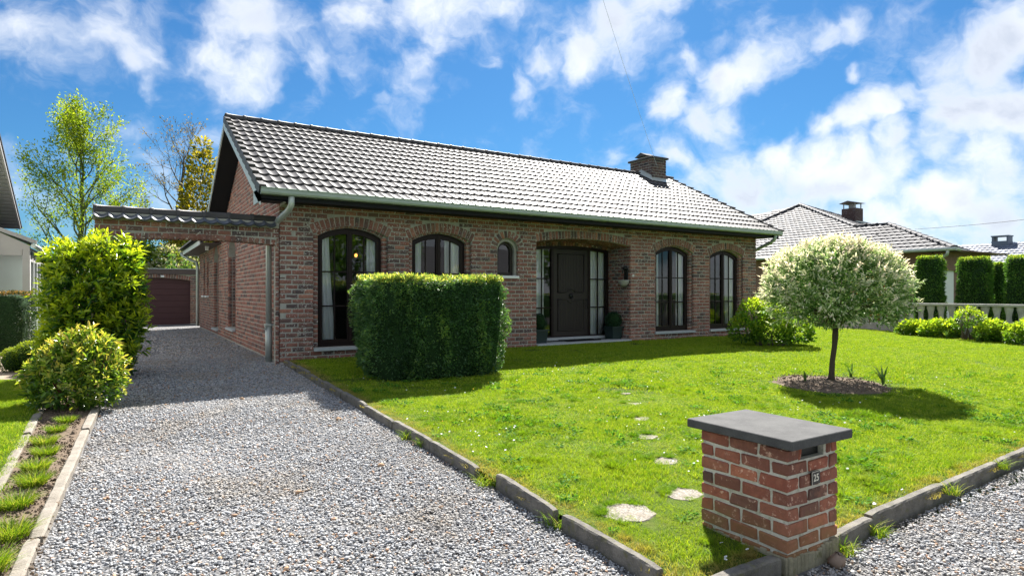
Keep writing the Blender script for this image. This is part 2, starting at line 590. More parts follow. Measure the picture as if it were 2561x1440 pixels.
M['laurel'] = leaf_material('laurel_leaf', [(0.0, (.020, .065, .016)), (0.32, (.045, .130, .018)), (0.48, (.24, .36, .022)), (1.0, (.52, .58, .035))], 0.45, 0.30, 0.5)
M['pieris'] = leaf_material('bronze_tipped_leaf', [(0.0, (.025, .075, .018)), (0.40, (.10, .20, .028)), (0.62, (.34, .42, .05)), (1.0, (.58, .46, .13))], 0.42, 0.28, 0.55)
M['yew'] = leaf_material('yew_needle', [(0.0, (.042, .110, .045)), (0.5, (.098, .205, .070)), (0.8, (.26, .38, .085)), (1.0, (.64, .60, .18))], 0.42, 0.36, 0.6)
M['yew_dark'] = leaf_material('dark_hedge_leaf', [(0.0, (.018, .038, .020)), (0.7, (.035, .065, .030)), (0.9, (.09, .10, .035)), (1.0, (.45, .24, .07))], 0.25, 0.55, 0.3)
M['thuja'] = leaf_material('thuja_leaf', [(0.0, (.05, .13, .03)), (0.6, (.12, .25, .045)), (1.0, (.38, .46, .07))], 0.4, 0.55, 0.3)
M['gold_bush'] = leaf_material('golden_bush_leaf', [(0.0, (.02, .06, .01)), (0.5, (.10, .18, .015)), (1.0, (.33, .38, .03))], 0.4, 0.5, 0.3)
M['willow'] = leaf_material('variegated_willow_leaf', [(0.0, (.040, .115, .030)), (0.30, (.11, .24, .055)), (0.48, (.34, .46, .18)), (0.66, (.74, .74, .55)), (1.0, (.88, .72, .62))], 0.42, 0.5, 0.3, .25, 3.0, (1.08, 1.10, .85))
M['shrub'] = leaf_material('bright_shrub_leaf', [(0.0, (.035, .11, .016)), (0.5, (.15, .29, .028)), (1.0, (.42, .52, .045))], 0.45, 0.45, 0.35)
M['spring'] = leaf_material('spring_leaf', [(0.0, (.08, .14, .015)), (0.5, (.19, .28, .02)), (1.0, (.38, .42, .04))], 0.5, 0.5, 0.3)
M['bronze'] = leaf_material('bronze_leaf', [(0.0, (.09, .07, .03)), (0.5, (.22, .15, .05)), (1.0, (.33, .26, .08))], 0.4, 0.6, 0.2)
M['gold_tree'] = leaf_material('golden_tree_leaf', [(0.0, (.03, .06, .012)), (0.5, (.20, .18, .02)), (1.0, (.48, .38, .04))], 0.4, 0.55, 0.3)
M['backdrop_leaf'] = leaf_material('mixed_garden_leaf', [(0.0, (.02, .06, .012)), (0.5, (.08, .16, .02)), (0.8, (.24, .30, .05)), (1.0, (.50, .46, .40))], 0.35, 0.5, 0.3)
M['box'] = leaf_material('box_leaf', [(0.0, (.010, .040, .020)), (1.0, (.035, .10, .045))], 0.2, 0.45, 0.3)
M['red_leaf'] = leaf_material('copper_leaf', [(0.0, (.10, .03, .02)), (1.0, (.45, .14, .05))], 0.4, 0.5, 0.3)
M['daffodil'] = leaf_material('bulb_leaf', [(0.0, (.05, .14, .05)), (0.7, (.16, .26, .06)), (1.0, (.55, .48, .06))], 0.35, 0.4, 0.4)
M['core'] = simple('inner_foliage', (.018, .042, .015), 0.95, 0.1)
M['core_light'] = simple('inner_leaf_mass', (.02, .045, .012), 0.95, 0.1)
M['bark'] = simple('bark', (.085, .068, .048), 0.9, 0.2, 0, 0.35, 30.0, 0.6, 50.0)
M['bark_green'] = simple('mossy_bark', (.095, .105, .045), 0.9, 0.2, 0, 0.3, 20.0, 0.5, 50.0)
M['twig'] = simple('grey_twig', (.16, .13, .10), 0.9, 0.2)
M['petal'] = simple('white_petal', (.80, .80, .78), 0.7, 0.2, 0, 0.02)
M['petal_yellow'] = simple('yellow_petal', (.70, .45, .02), 0.7, 0.2, 0, 0.05)


# ================================================================ GROUND
YF = 11.22            # plane of the house front
XL, XR = 2.29, 15.35  # ends of the house front


def sheet(name, xs, ys, dz, mat, label, jitter=0.0, cat=None, skew=False):
    V, F = [], []
    for j, y in enumerate(ys):
        for i, x in enumerate(xs):
            y_ = y
            if skew and x > 3.6:
                y_ = y + .042 * (x - 3.6) * (11.2 - y) / 9.08
            h = ground(y_) + dz
            if jitter:
                h += jitter * noise.noise(Vector((x * 0.9, y * 0.9, dz)))
            V.append((x, y_, h))
    n = len(xs)
    for j in range(len(ys) - 1):
        for i in range(n - 1):
            F.append((j * n + i, j * n + i + 1, (j + 1) * n + i + 1, (j + 1) * n + i))
    o = link(name, mesh_from(name, V, F, None, True), mat)
    return tag(o, label, cat, None, 'structure')


def lin(a, b, n):
    return [a + (b - a) * i / n for i in range(n + 1)]


def lawn_material():
    m, t, p = material('lawn_soil_and_thatch')
    pos = t.add('ShaderNodeNewGeometry').outputs['Position']
    n1, n2, n3 = t.noise(pos, 1.4, 5.0, 0.6), t.noise(pos, 45.0, 6.0, 0.75), t.noise(pos, 6.0, 4.0, 0.6)
    c = t.mix(n1, (.060, .115, .014), (.115, .165, .020))
    c = t.mix(t.maprange(n3, 0.5, 0.75, 0.0, 0.6), c, (.17, .17, .045))
    c = t.mix(t.maprange(n2, 0.35, 0.62, 0.55, 0.0), c, (.020, .040, .007))
    t.put(p.inputs['Base Color'], c)
    p.inputs['Roughness'].default_value = 0.95
    p.inputs['Specular IOR Level'].default_value = 0.1
    b = t.add('ShaderNodeBump')
    b.inputs['Strength'].default_value = 0.8
    b.inputs['Distance'].default_value = 0.03
    t.put(b.inputs['Height'], n2)
    t.l.new(b.outputs[0], p.inputs['Normal'])
    return m


def gravel_material():
    m, t, p = material('gravel_bed')
    pos = t.add('ShaderNodeNewGeometry').outputs['Position']
    vor = t.add('ShaderNodeTexVoronoi')
    vor.inputs['Scale'].default_value = 42.0
    t.l.new(pos, vor.inputs['Vector'])
    n1 = t.noise(pos, 1.6, 5.0, 0.6)
    g = t.ramp(vor.outputs['Color'], [(0.0, (.10, .105, .115)), (0.5, (.22, .22, .23)), (0.8, (.33, .32, .31)), (1.0, (.42, .36, .29))])
    g = t.mix(t.maprange(n1, 0.5, 0.7, 0.0, 0.35), g, (.22, .185, .135))
    t.put(p.inputs['Base Color'], t.mix(t.maprange(vor.outputs['Distance'], 0.25, 0.6, 0.0, 0.7), g, (.05, .05, .05)))
    p.inputs['Roughness'].default_value = 0.9
    b = t.add('ShaderNodeBump')
    b.inputs['Strength'].default_value = 0.9
    b.inputs['Distance'].default_value = 0.02
    b.invert = True
    t.put(b.inputs['Height'], vor.outputs['Distance'])
    t.l.new(b.outputs[0], p.inputs['Normal'])
    return m


M['lawn'] = lawn_material()
M['gravel'] = gravel_material()
M['soil'] = simple('garden_soil', (.15, .115, .085), 0.95, 0.1, 0, 0.5, 22.0, 0.9, 40.0)
M['asphalt'] = simple('asphalt', (.055, .055, .056), 0.9, 0.3, 0, 0.2, 60.0, 0.3, 150.0)
M['meadow'] = simple('distant_grass', (.07, .12, .02), 0.95, 0.1, 0, 0.3, 0.4)

sheet('ground', lin(-150, 250, 40), [-150, -60, -30, -10] + lin(-4, 14, 24) + [18, 26, 40, 80, 150, 250], -0.12, M['meadow'], 'grassy ground reaching to the horizon')
sheet('lawn', lin(2.40, 20.3, 60), lin(2.12, 11.20, 40), 0.012, M['lawn'], 'bright front lawn between the gravel drive and the balustrade', 0.02, None, True)
sheet('side_lawn', lin(15.5, 20.3, 12), lin(11.21, 18.0, 12), 0.010, M['lawn'], 'strip of lawn beyond the right corner of the house', 0.02)
sheet('left_lawn', lin(-6.0, -0.80, 20), lin(2.0, 10.95, 30), 0.004, M['lawn'], 'patch of lawn left of the planted strip', 0.02)
sheet('driveway', lin(-0.62, 2.40, 14), lin(2.0, 28.2, 60), -0.055, M['gravel'], 'grey gravel driveway leading under the brick arch to the garage', 0.015)
sheet('street_verge', lin(-4.0, 14.0, 30), lin(-1.4, 2.06, 12), -0.06, M['gravel'], 'grey gravel verge in front of the plot', 0.015)
sheet('hedge_gravel', lin(-6.0, -0.45, 10), lin(11.0, 16.5, 12), -0.004, simple('brown_fine_gravel', (.27, .22, .17), 0.95, 0.1, 0, 0.5, 60.0, 0.8, 70.0), 'brown fine gravel strip in front of the clipped hedge')
ps = sheet('planting_soil', lin(0.0, 1.0, 4), lin(2.0, 14.6, 40), -0.015, M['soil'], 'strip of bare soil between two rows of kerb stones')
for v_ in ps.data.vertices:          # the strip narrows towards the street
    xr = (-.24 if v_.co.y > 8.8 else -.24 - .21 * (8.8 - v_.co.y) / 4.9)
    v_.co.x = -.74 + v_.co.x * (xr + .74)
    v_.co.z += .03 * noise.noise(Vector((v_.co.x * 3, v_.co.y * 3, 0)))
sheet('road', lin(-60, 90, 20), lin(-9, -2.2, 4), -0.055, M['asphalt'], 'asphalt road in front of the plot')
sheet('border_soil', lin(19.2, 20.38, 4), lin(2.2, 12.0, 12), 0.018, M['soil'], 'soil border along the foot of the balustrade', 0.02)


def soil_disc():
    V, F = [(9.0, 5.28, 0)], []
    n = 48
    for ring, s in enumerate((0.35, 0.7, 1.0)):
        for k in range(n):
            a = 2 * math.pi * k / n
            r = s * (0.86 + 0.10 * noise.noise(Vector((math.cos(a) * 2.2, math.sin(a) * 2.2, 3))))
            V.append((9.0 + r * math.cos(a), 5.28 + r * 0.92 * math.sin(a), 0))
    for i, (x, y, z) in enumerate(V):
        e = 0.0 if i > 2 * n else 0.008 + 0.012 * noise.noise(Vector((x * 6, y * 6, 0)))
        V[i] = (x, y, ground(y) + 0.030 + e - (0.02 if i > 2 * n else 0))
    for k in range(n):
        F.append((0, 1 + k, 1 + (k + 1) % n))
        for r in (0, 1):
            F.append((1 + r * n + k, 1 + (r + 1) * n + k, 1 + (r + 1) * n + (k + 1) % n, 1 + r * n + (k + 1) % n))
    o = link('tree_bed', mesh_from('tree_bed', V, F, None, True), M['soil'])
    tag(o, 'round patch of bare soil under the small standard tree', None, None, 'structure')


soil_disc()

# ================================================================ BRICKWORK
def unit_brick_mesh(i, rough=0.0):
    """brick of size 1 x 1 x 1 (x length, y depth from 0, z height), front at y = 0"""
    r = random.Random(i * 7 + 3)
    cx_, cz_ = 0.030, 0.075
    def j(a):
        return r.uniform(-a, a)
    V = []
    for (sx, sz) in ((-1, -1), (1, -1), (1, 1), (-1, 1)):
        V.append((sx * .5 + j(.012) - .0, 1.0, sz * .5))
    for (sx, sz) in ((-1, -1), (1, -1), (1, 1), (-1, 1)):
        V.append((sx * (.5 - abs(j(.012 + rough))), 0.10 + j(.02), sz * (.5 - abs(j(.03 + rough)))))
    for (sx, sz) in ((-1, -1), (1, -1), (1, 1), (-1, 1)):
        V.append((sx * (.5 - cx_ - abs(j(.015 + rough))), 0.0 + abs(j(.03)), sz * (.5 - cz_ - abs(j(.05 + rough)))))
    F = [(8, 9, 10, 11)]
    for k in range(4):
        k2 = (k + 1) % 4
        F.append((4 + k, 4 + k2, 8 + k2, 8 + k))
        F.append((k, k2, 4 + k2, 4 + k))
    return np.array(V), np.array(F)


TONES = [0.05, 0.12, 0.2, 0.27, 0.33, 0.42, 0.5, 0.58, 0.66, 0.7, 0.76, 0.82, 0.88, 0.95, 1.0, 0.3, 0.15, 0.52, 0.24, 0.37]
BRICKS = [unit_brick_mesh(i) for i in range(20)]


def brick_meshes(mat, rough=0.0, name='brick'):
    out = []
    for i in range(20):
        v, f = unit_brick_mesh(i, rough)
        me = mesh_from(name, v, f, TONES[i])
        me.materials.append(mat)
        out.append(me)
    return out


FRONT = Matrix.Identity(4)                                    # faces -Y
WEST = Matrix.Rotation(-math.pi / 2, 4, 'Z')                  # a wall that faces -X


def bmat(cx, y, cz, L, D, H, rot=0.0, base=FRONT, jit=0.0035):
    """matrix of a brick whose front centre is at (cx, y, cz) before the wall turn `base`"""
    j = jit
    return base @ Matrix.Translation((cx, y + random.uniform(-j, j), cz)) @ Matrix.Rotation(rot + random.uniform(-.008, .008), 4, 'Y') @ Matrix.Diagonal((L, D, H, 1))


def seen_size(mtx):
    p = mtx.translation
    e = Vector(EYE) - p
    nrm = -(mtx.to_3x3() @ Vector((0, 1, 0))).normalized()
    sx = (mtx.to_3x3() @ Vector((1, 0, 0))).length
    sz = (mtx.to_3x3() @ Vector((0, 0, 1))).length
    return sx * sz * max(0.0, nrm.dot(e.normalized())) / e.length_squared


def place_bricks(mats, parent, mat, n_parts=300, hidden=None, meshes=None, rest_name='brickwork', name='brick', shapes=None):
    """the largest in the picture become objects of their own, the rest one mesh"""
    shapes = shapes or BRICKS
    idx = list(range(len(mats)))
    sc = [(0.0 if hidden and hidden(m.translation) else seen_size(m)) for m in mats]
    idx.sort(key=lambda i: -sc[i])
    single = [i for i in idx[:n_parts] if sc[i] > 0]
    keep = set(single)
    meshes = meshes or brick_meshes(mat, 0.0, name)
    for i in single:
        o = bpy.data.objects.new(name, meshes[random.randrange(len(meshes))])
        COL.objects.link(o)
        o.parent = parent
        o.matrix_local = mats[i]
    rest = [i for i in range(len(mats)) if i not in keep]
    if rest:
        join_shapes(rest_name, [mats[i] for i in rest], shapes, mat, parent)


def join_shapes(name, mats, shapes, mat, parent, tones=None, smooth=False):
    Vs, Fs, Ts = [], [], []
    base = 0
    for m in mats:
        k = random.randrange(len(shapes))
        v, f = shapes[k]
        A = np.array(m)
        Vs.append(v @ A[:3, :3].T + A[:3, 3])
        Fs.append(f + base)
        Ts.append(np.full(len(f), TONES[k % len(TONES)] if tones is None else random.uniform(*tones)))
        base += len(v)
    me = mesh_from(name, np.vstack(Vs), np.vstack(Fs), np.concatenate(Ts), smooth)
    o = link(name, me, mat, parent)
    return tag(o, None, None, None, 'stuff')


COURSE, STRETCH = 0.085, 0.212
BH, BL, BD = 0.071, 0.198, 0.062


class Opening:
    """segment-arched opening: centre x, half width, sill z, springing z, rise"""
    def __init__(self, cx, w, z0, zs, rise, ring=0.19):
        self.cx, self.w, self.z0, self.zs, self.rise, self.ring = cx, w, z0, zs, rise, ring
        self.R = (w * w + rise * rise) / (2 * rise)
        self.zc = zs + rise - self.R
        self.amax = math.asin(min(1.0, w / self.R)) if self.R >= w else math.pi / 2

    def half(self, z):
        """half width of the hole at height z, soldier ring included; None when clear"""
        if z < self.z0:
            return None
        if z < self.zs:
            return self.w
        ro = self.R + self.ring
        if z >= self.zc + ro:
            return None
        ze = self.zc + ro * math.cos(self.amax)
        x = math.sqrt(max(0, ro * ro - (z - self.zc) ** 2))
        if z < ze:
            x = min(x, self.w + (z - self.zs) * math.tan(self.amax))
        return x

    def outline(self, n=14, inset=0.0):
        """points from bottom left, up, over the arch and down"""
        w, z0, zs = self.w - inset, self.z0, self.zs
        R = self.R - inset
        a = math.asin(min(1.0, w / R))
        pts = [(self.cx - w, z0)]
        for k in range(n + 1):
            t = -a + 2 * a * k / n
            pts.append((self.cx + R * math.sin(t), self.zc + R * math.cos(t)))
        pts.append((self.cx + w, z0))
        return pts


def lay_wall(x0, x1, z0, z1, openings, y, base=FRONT, quoin=True, top=None, extra=None):
    """running bond between x0 and x1 around the openings"""
    out = []
    row = 0
    z = z0
    while z + COURSE * 0.6 < z1:
        zc = z + COURSE / 2
        gaps = []
        for o in openings:
            hs = [h for h in (o.half(zc - BH * .42), o.half(zc), o.half(zc + BH * .42)) if h is not None]
            if hs:
                gaps.append((o.cx - max(hs), o.cx + max(hs)))
        if extra:
            gaps += extra(zc)
        lim = [x0, x1]
        if top:
            a, b = top(zc)
            lim = [max(x0, a), min(x1, b)]
            if lim[1] - lim[0] < 0.05:
                z += COURSE
                row += 1
                continue
        gaps.sort()
        runs, s = [], lim[0]
        for a, b in gaps:
            if a > s:
                runs.append((s, a))
            s = max(s, b)
        if s < lim[1]:
            runs.append((s, lim[1]))
        off = (row % 2) * STRETCH / 2
        for a, b in runs:
            x = a
            first = True
            while x < b - 0.03:
                if first:
                    k = math.floor((a - x0 - off) / STRETCH)
                    nx = x0 + off + (k + 1) * STRETCH
                    if nx - x < 0.07:
                        nx += STRETCH
                else:
                    nx = x + STRETCH
                first = False
                if b - nx < 0.06:
                    nx = b + 0.014
                e = min(nx - 0.014, b)
                L = e - x
                if L > 0.028:
                    out.append(bmat((x + e) / 2, y, zc + random.uniform(-.002, .002), L + random.uniform(-.004, .003), BD, BH * random.uniform(.94, 1.04), 0, base))
                x = nx
        z += COURSE
        row += 1
    return out


def ring_bricks(o, y, base=FRONT, depth=BD, r0=0.0, ring=None, w=0.072, joint=0.016):
    """soldiers standing round the arch"""
    ring = ring or o.ring
    out = []
    R = o.R + r0
    arc = 2 * o.amax * (R + ring * .4)
    n = max(3, int(round(arc / (w + joint))))
    for k in range(n):
        a = -o.amax + 2 * o.amax * (k + .5) / n
        rr = R + ring / 2
        out.append(bmat(o.cx + rr * math.sin(a), y, o.zc + rr * math.cos(a), arc / n - joint, depth, ring - .012, a, base, 0.003))
    return out


def jamb_bricks(o, y, width, depth, base=FRONT):
    out = []
    z = o.z0
    while z + COURSE * .7 < o.zs + .02:
        for s in (-1, 1):
            xa = o.cx + s * (o.w - width / 2)
            out.append(bmat(xa, y, z + COURSE / 2, width - .006, depth, BH, 0, base, 0.003))
        z += COURSE
    return out


def wall_backing(name, x0, x1, z0, z1, openings, y, depth, mat, parent, base=FRONT, grow=0.006):
    """mortar slab with holes: front face, jambs and arch undersides"""
    b = MB()
    ops = sorted(openings, key=lambda o: o.cx)
    xs = x0
    def quad(a, c, za, zb):
        if c - a > 1e-4 and zb - za > 1e-4:
            b.add([(a, y, za), (c, y, za), (c, y, zb), (a, y, zb)], [(0, 1, 2, 3)])
            b.add([(a, y + depth, za), (c, y + depth, za), (c, y + depth, zb), (a, y + depth, zb)], [(3, 2, 1, 0)])
    for o in ops:
        pts = o.outline(16, -grow)
        xa, xb = pts[0][0], pts[-1][0]
        quad(xs, xa, z0, z1)
        quad(xa, xb, z0, o.z0)
        arc = pts[1:-1]
        for (p, q) in zip(arc[:-1], arc[1:]):
            for yy, rev in ((y, False), (y + depth, True)):
                vs = [(p[0], yy, p[1]), (q[0], yy, q[1]), (q[0], yy, z1), (p[0], yy, z1)]
                b.add(vs, [(3, 2, 1, 0) if rev else (0, 1, 2, 3)])
        for (p, q) in zip(pts[:-1], pts[1:]):
            b.add([(p[0], y, p[1]), (q[0], y, q[1]), (q[0], y + depth, q[1]), (p[0], y + depth, p[1])], [(3, 2, 1, 0)])
        b.add([(xa, y, o.z0), (xb, y, o.z0), (xb, y + depth, o.z0), (xa, y + depth, o.z0)], [(0, 1, 2, 3)])
        xs = xb
    quad(xs, x1, z0, z1)
    b.add([(x0, y, z0), (x0, y, z1), (x0, y + depth, z1), (x0, y + depth, z0)], [(0, 1, 2, 3)])
    b.add([(x1, y, z0), (x1, y, z1), (x1, y + depth, z1), (x1, y + depth, z0)], [(3, 2, 1, 0)])
    o = b.build(name, mat, parent)
    if base != FRONT:
        o.matrix_local = base
    return o


# ================================================================ THE HOUSE
house = empty('brick_house', (0, 0, 0), 'long low brick house with black tiled roof and arched windows', 'house')
Z_EAVE = 2.76

W1 = Opening(3.57, 0.70, 0.205, 2.24, 0.175)
W2 = Opening(5.39, 0.69, 0.205, 2.23, 0.175)
WS = Opening(6.96, 0.26, 1.56, 2.10, 0.255, 0.17)
DO = Opening(9.11, 1.40, -0.02, 2.32, 0.115)
W4 = Opening(12.04, 0.71, 0.205, 2.23, 0.18)
W5 = Opening(14.075, 0.705, 0.205, 2.20, 0.18)
FRONT_OPENINGS = [W1, W2, WS, DO, W4, W5]


def inner(o, d):
    n = Opening(o.cx, o.w - d, o.z0, o.zs - 0.02, max(o.rise - 0.008, 0.05) if o.rise < 0.25 else o.w - d, o.ring)
    return n


IN = {}
for nm, o in (('w1', W1), ('w2', W2), ('ws', WS), ('do', DO), ('w4', W4), ('w5', W5)):
    k = 0.095 if nm not in ('ws', 'do') else (0.05 if nm == 'ws' else 0.0)
    IN[nm] = inner(o, k) if k else o

front_wall = wall_backing('wall', XL + .004, XR - .004, -0.15, Z_EAVE, FRONT_OPENINGS, YF + 0.009, 0.055, M['mortar'], house)
inner_ops = [IN['w1'], IN['w2'], IN['ws'], DO, IN['w4'], IN['w5']]
wall_backing('inner_wall', XL + .07, XR - .07, -0.15, Z_EAVE, inner_ops, YF + 0.072, 0.22, M['mortar'], house)

fr = lay_wall(XL, XR, -0.02, Z_EAVE, FRONT_OPENINGS, YF)
for o in FRONT_OPENINGS:
    fr += ring_bricks(o, YF)
for o in (W1, W2, W4, W5):
    i = IN[{id(W1): 'w1', id(W2): 'w2', id(W4): 'w4', id(W5): 'w5'}[id(o)]]
    fr += jamb_bricks(o, YF + 0.062, 0.095, 0.10)
    fr += ring_bricks(i, YF + 0.062, FRONT, 0.10, 0.0, 0.10)


def behind_things(p):
    """hidden by the clipped yew, the left shrubs or the arch"""
    x, y, z = p
    fwd = YAW_C * x + YAW_S * y
    px = 1280.5 + 1540 * (YAW_S * x - YAW_C * y) / fwd
    py = 731 - 1540 * (z - 1.2) / fwd
    return (885 < px < 1265 and py > 700) or px < 690


place_bricks(fr, front_wall, M['brick'], 300, behind_things)

# deep reveals of the porch
PORCH_Y = 12.0
rb = []
z = -0.02
row = 0
while z < 2.42:
    y0 = YF + 0.066
    off = (row % 2) * 0.105
    x = y0 + (0.105 if row % 2 else 0)
    segs = [(y0, y0 + .09)] if row % 2 else []
    while x < PORCH_Y + .1:
        segs.append((x, min(x + BL, PORCH_Y + .12)))
        x += STRETCH
    for a, b_ in segs:
        if b_ - a > .03:
            # right reveal faces -X
            rb.append(Matrix.Translation((10.51, (a + b_) / 2, z + COURSE / 2)) @ Matrix.Rotation(-math.pi / 2, 4, 'Z') @ Matrix.Diagonal((b_ - a, .06, BH, 1)))
            rb.append(Matrix.Translation((7.71, (a + b_) / 2, z + COURSE / 2)) @ Matrix.Rotation(math.pi / 2, 4, 'Z') @ Matrix.Diagonal((b_ - a, .06, BH, 1)))
    z += COURSE
    row += 1
reveal = MB()
reveal.box(10.518, 10.62, YF + .07, PORCH_Y + .2, -.1, Z_EAVE)
reveal.box(7.60, 7.702, YF + .07, PORCH_Y + .2, -.1, Z_EAVE)
pts = DO.outline(18)[1:-1]
for p, q in zip(pts[:-1], pts[1:]):
    reveal.add([(p[0], YF + .06, p[1] + .002), (q[0], YF + .06, q[1] + .002), (q[0], PORCH_Y + .2, q[1] + .002), (p[0], PORCH_Y + .2, p[1] + .002)], [(3, 2, 1, 0)])
rv = reveal.build('porch_wall', M['mortar'], house)
arch_under = []
for k in range(8):
    n = 30
    for i in range(n):
        a = -DO.amax + 2 * DO.amax * (i + .5) / n
        arch_under.append(Matrix.Translation((DO.cx + (DO.R + .06) * math.sin(a), YF + .068 + k * .105, DO.zc + (DO.R + .06) * math.cos(a))) @ Matrix.Rotation(a, 4, 'Y') @ Matrix.Diagonal((.078, .094, .13, 1)))
join_shapes('brickwork', rb + arch_under, BRICKS, M['brick'], rv)

# side wall: bricks over the whole gable
RIDGE_Y, RIDGE_Z, EAVE_Y, PITCH = 14.86, 5.06, 10.60, 0.512
SIDE_Y1 = 24.7
GABLE_TOP = 4.80


def gable(zc):
    """wall limits in y at height z (local x of the west wall runs along +y ... mirrored)"""
    if zc < 2.72:
        return (-SIDE_Y1, -YF)
    h = (GABLE_TOP - zc) / PITCH
    return (-(RIDGE_Y + h), -(RIDGE_Y - h))


# in the WEST frame local x = -Y world, local y = +X world
A1 = Opening(-16.90, 0.62, 0.30, 2.10, 0.50, 0.20)
A2 = Opening(-20.02, 0.55, 0.15, 2.10, 0.45, 0.20)
A3 = Opening(-22.15, 0.22, 1.10, 2.18, 0.21, 0.10)
A4 = Opening(-23.15, 0.22, 1.10, 2.18, 0.21, 0.10)
SIDE_OPENINGS = [A1, A2, A3, A4]
side_wall = wall_backing('wall', -SIDE_Y1, -YF - .004, -0.15, 2.74, SIDE_OPENINGS, XL + 0.010, 0.26, M['mortar'], house, WEST)
g = MB()
g.add([(XL + .010, RIDGE_Y - (GABLE_TOP - 2.70) / PITCH, 2.70), (XL + .010, RIDGE_Y + (GABLE_TOP - 2.70) / PITCH, 2.70), (XL + .010, RIDGE_Y, GABLE_TOP)], [(0, 2, 1)])
g.build('gable_wall', M['mortar'], house)
sb = lay_wall(-SIDE_Y1, -YF - 0.005, -0.02, GABLE_TOP, SIDE_OPENINGS, XL, WEST, top=gable)
for o in SIDE_OPENINGS:
    sb += ring_bricks(o, XL, WEST)
side_brick_holder = side_wall
world_to_side = WEST.inverted()
join_shapes('brickwork', [world_to_side @ m for m in sb], BRICKS, M['brick_side'], side_wall)
# far side and back of the house
o = MB()
o.box(XR - .3, XR - .003, YF + .3, 19.0, -.15, Z_EAVE)
o.box(XL + .3, XR - .3, 18.8, 19.0, -.15, Z_EAVE)
o.add([(XR - .003, RIDGE_Y - 4.0, 2.72), (XR - .003, RIDGE_Y + 4.0, 2.72), (XR - .003, RIDGE_Y, GABLE_TOP)], [(0, 1, 2)])
o.build('rear_wall', M['brick_far'], house)
o = MB()
o.box(XL + .4, XR - .4, 15.2, 15.3, -.1, 2.7)
o.box(XL + .4, XR - .4, YF + .4, 15.2, -.1, .05)
o.box(XL + .4, XR - .4, YF + .4, 15.2, 2.62, 2.7)
o.box(6.3, 6.4, YF + .35, 15.2, .05, 2.62)
o.box(11.0, 11.1, YF + .35, 15.2, .05, 2.62)
o.build('interior_wall', M['interior'], house)
for o_ in SIDE_OPENINGS:
    pass


# ---------------------------------------------------------------- windows
def ring_frame(b, out, inn, y0, y1, tone=0.5):
    """solid frame between two open outlines (bottom closed)"""
    n = len(out)
    vs = [(p[0], y0, p[1]) for p in out] + [(p[0], y0, p[1]) for p in inn] + [(p[0], y1, p[1]) for p in out] + [(p[0], y1, p[1]) for p in inn]
    fs = []
    for k in range(n):
        k2 = (k + 1) % n
        fs += [(k, k2, n + k2, n + k), (2 * n + k2, 2 * n + k, 3 * n + k, 3 * n + k2), (n + k, n + k2, 3 * n + k2, 3 * n + k), (k2, k, 2 * n + k, 2 * n + k2)]
    b.add(vs, fs, tone)


def arc_top(o, x, inset):
    R = o.R - inset
    return o.zc + math.sqrt(max(0.0, R * R - (x - o.cx) ** 2))


def pane_poly(o, xa, xb, za, zb, inset, top, yy, n=5):
    if not top:
        return [(xa, yy, za), (xb, yy, za), (xb, yy, zb), (xa, yy, zb)]
    pts = [(xa, yy, za), (xb, yy, za)]
    for k in range(n + 1):
        x = xb + (xa - xb) * k / n
        pts.append((x, yy, arc_top(o, x, inset)))
    return pts


def arched_window(o, yw, bars=(0.33, 0.95, 1.58), sill_o=None, label=None):
    win = empty('window', (0, 0, 0))
    win.parent = house
    if label:
        win['label'] = label
    f = MB()
    out = o.outline(14, -0.01)
    inn = o.outline(14, 0.055)
    inn = [(inn[0][0], o.z0 + 0.075)] + inn[1:-1] + [(inn[-1][0], o.z0 + 0.075)]
    ring_frame(f, out, inn, yw, yw + 0.075)
    recalc(f.build('frame', M['wood_dark'], win))
    # two casements with their own stiles
    for s in (-1, 1):
        c = MB()
        xa = o.cx - o.w + 0.05 if s < 0 else o.cx + 0.004
        xb = o.cx - 0.004 if s < 0 else o.cx + o.w - 0.05
        zt_in = 0.10
        st = 0.045
        n = 8
        top = [(xa + (xb - xa) * k / n, arc_top(o, xa + (xb - xa) * k / n, 0.05)) for k in range(n + 1)]
        outl = [(xa, o.z0 + .07)] + top + [(xb, o.z0 + .07)]
        ti = [(xa + st + (xb - xa - 2 * st) * k / n, 0) for k in range(n + 1)]
        ti = [(x, arc_top(o, x, zt_in)) for x, _ in ti]
        inl = [(xa + st, o.z0 + .13)] + ti + [(xb - st, o.z0 + .13)]
        ring_frame(c, outl, inl, yw - 0.012, yw + 0.045)
        sash = recalc(c.build('sash', M['wood_dark'], win))
        # bars and panes
        xm = (xa + xb) / 2
        gb = MB()
        gb.box(xm - .011, xm + .011, yw + .006, yw + .034, o.z0 + .12, arc_top(o, xm, .09))
        gb.build('glazing_bar', M['wood_dark'], win)
        zz = [o.z0 + .13] + [z for z in bars if z > o.z0 + .3]
        for z in zz[1:]:
            gb = MB()
            gb.box(xa + st - .005, xb - st + .005, yw + .004, yw + .036, z - .012, z + .012)
            gb.build('glazing_bar', M['wood_dark'], win)
        for (pa, pb) in ((xa + st - .004, xm), (xm, xb - st + .004)):
            for k, za in enumerate(zz):
                last = k == len(zz) - 1
                poly = pane_poly(o, pa, pb, za, zz[k + 1] if not last else 0, 0.09, last, yw + .02)
                me = mesh_from('pane', poly, [tuple(range(len(poly)))])
                link('pane', me, M['glass'], win)
    if sill_o is not None:
        s = MB()
        s.box(sill_o.cx - sill_o.w - .0, sill_o.cx + sill_o.w + .03, YF - .045, yw + .03, sill_o.z0 - .062, sill_o.z0 - .003, 0.5, 0.004)
        s.build('sill', M['stone_sill'], win)
    # astragal cover in the middle
    a = MB()
    a.box(o.cx - .02, o.cx + .02, yw - .022, yw - .010, o.z0 + .07, arc_top(o, o.cx, .045))
    a.build('meeting_stile', M['wood_dark'], win)
    return win


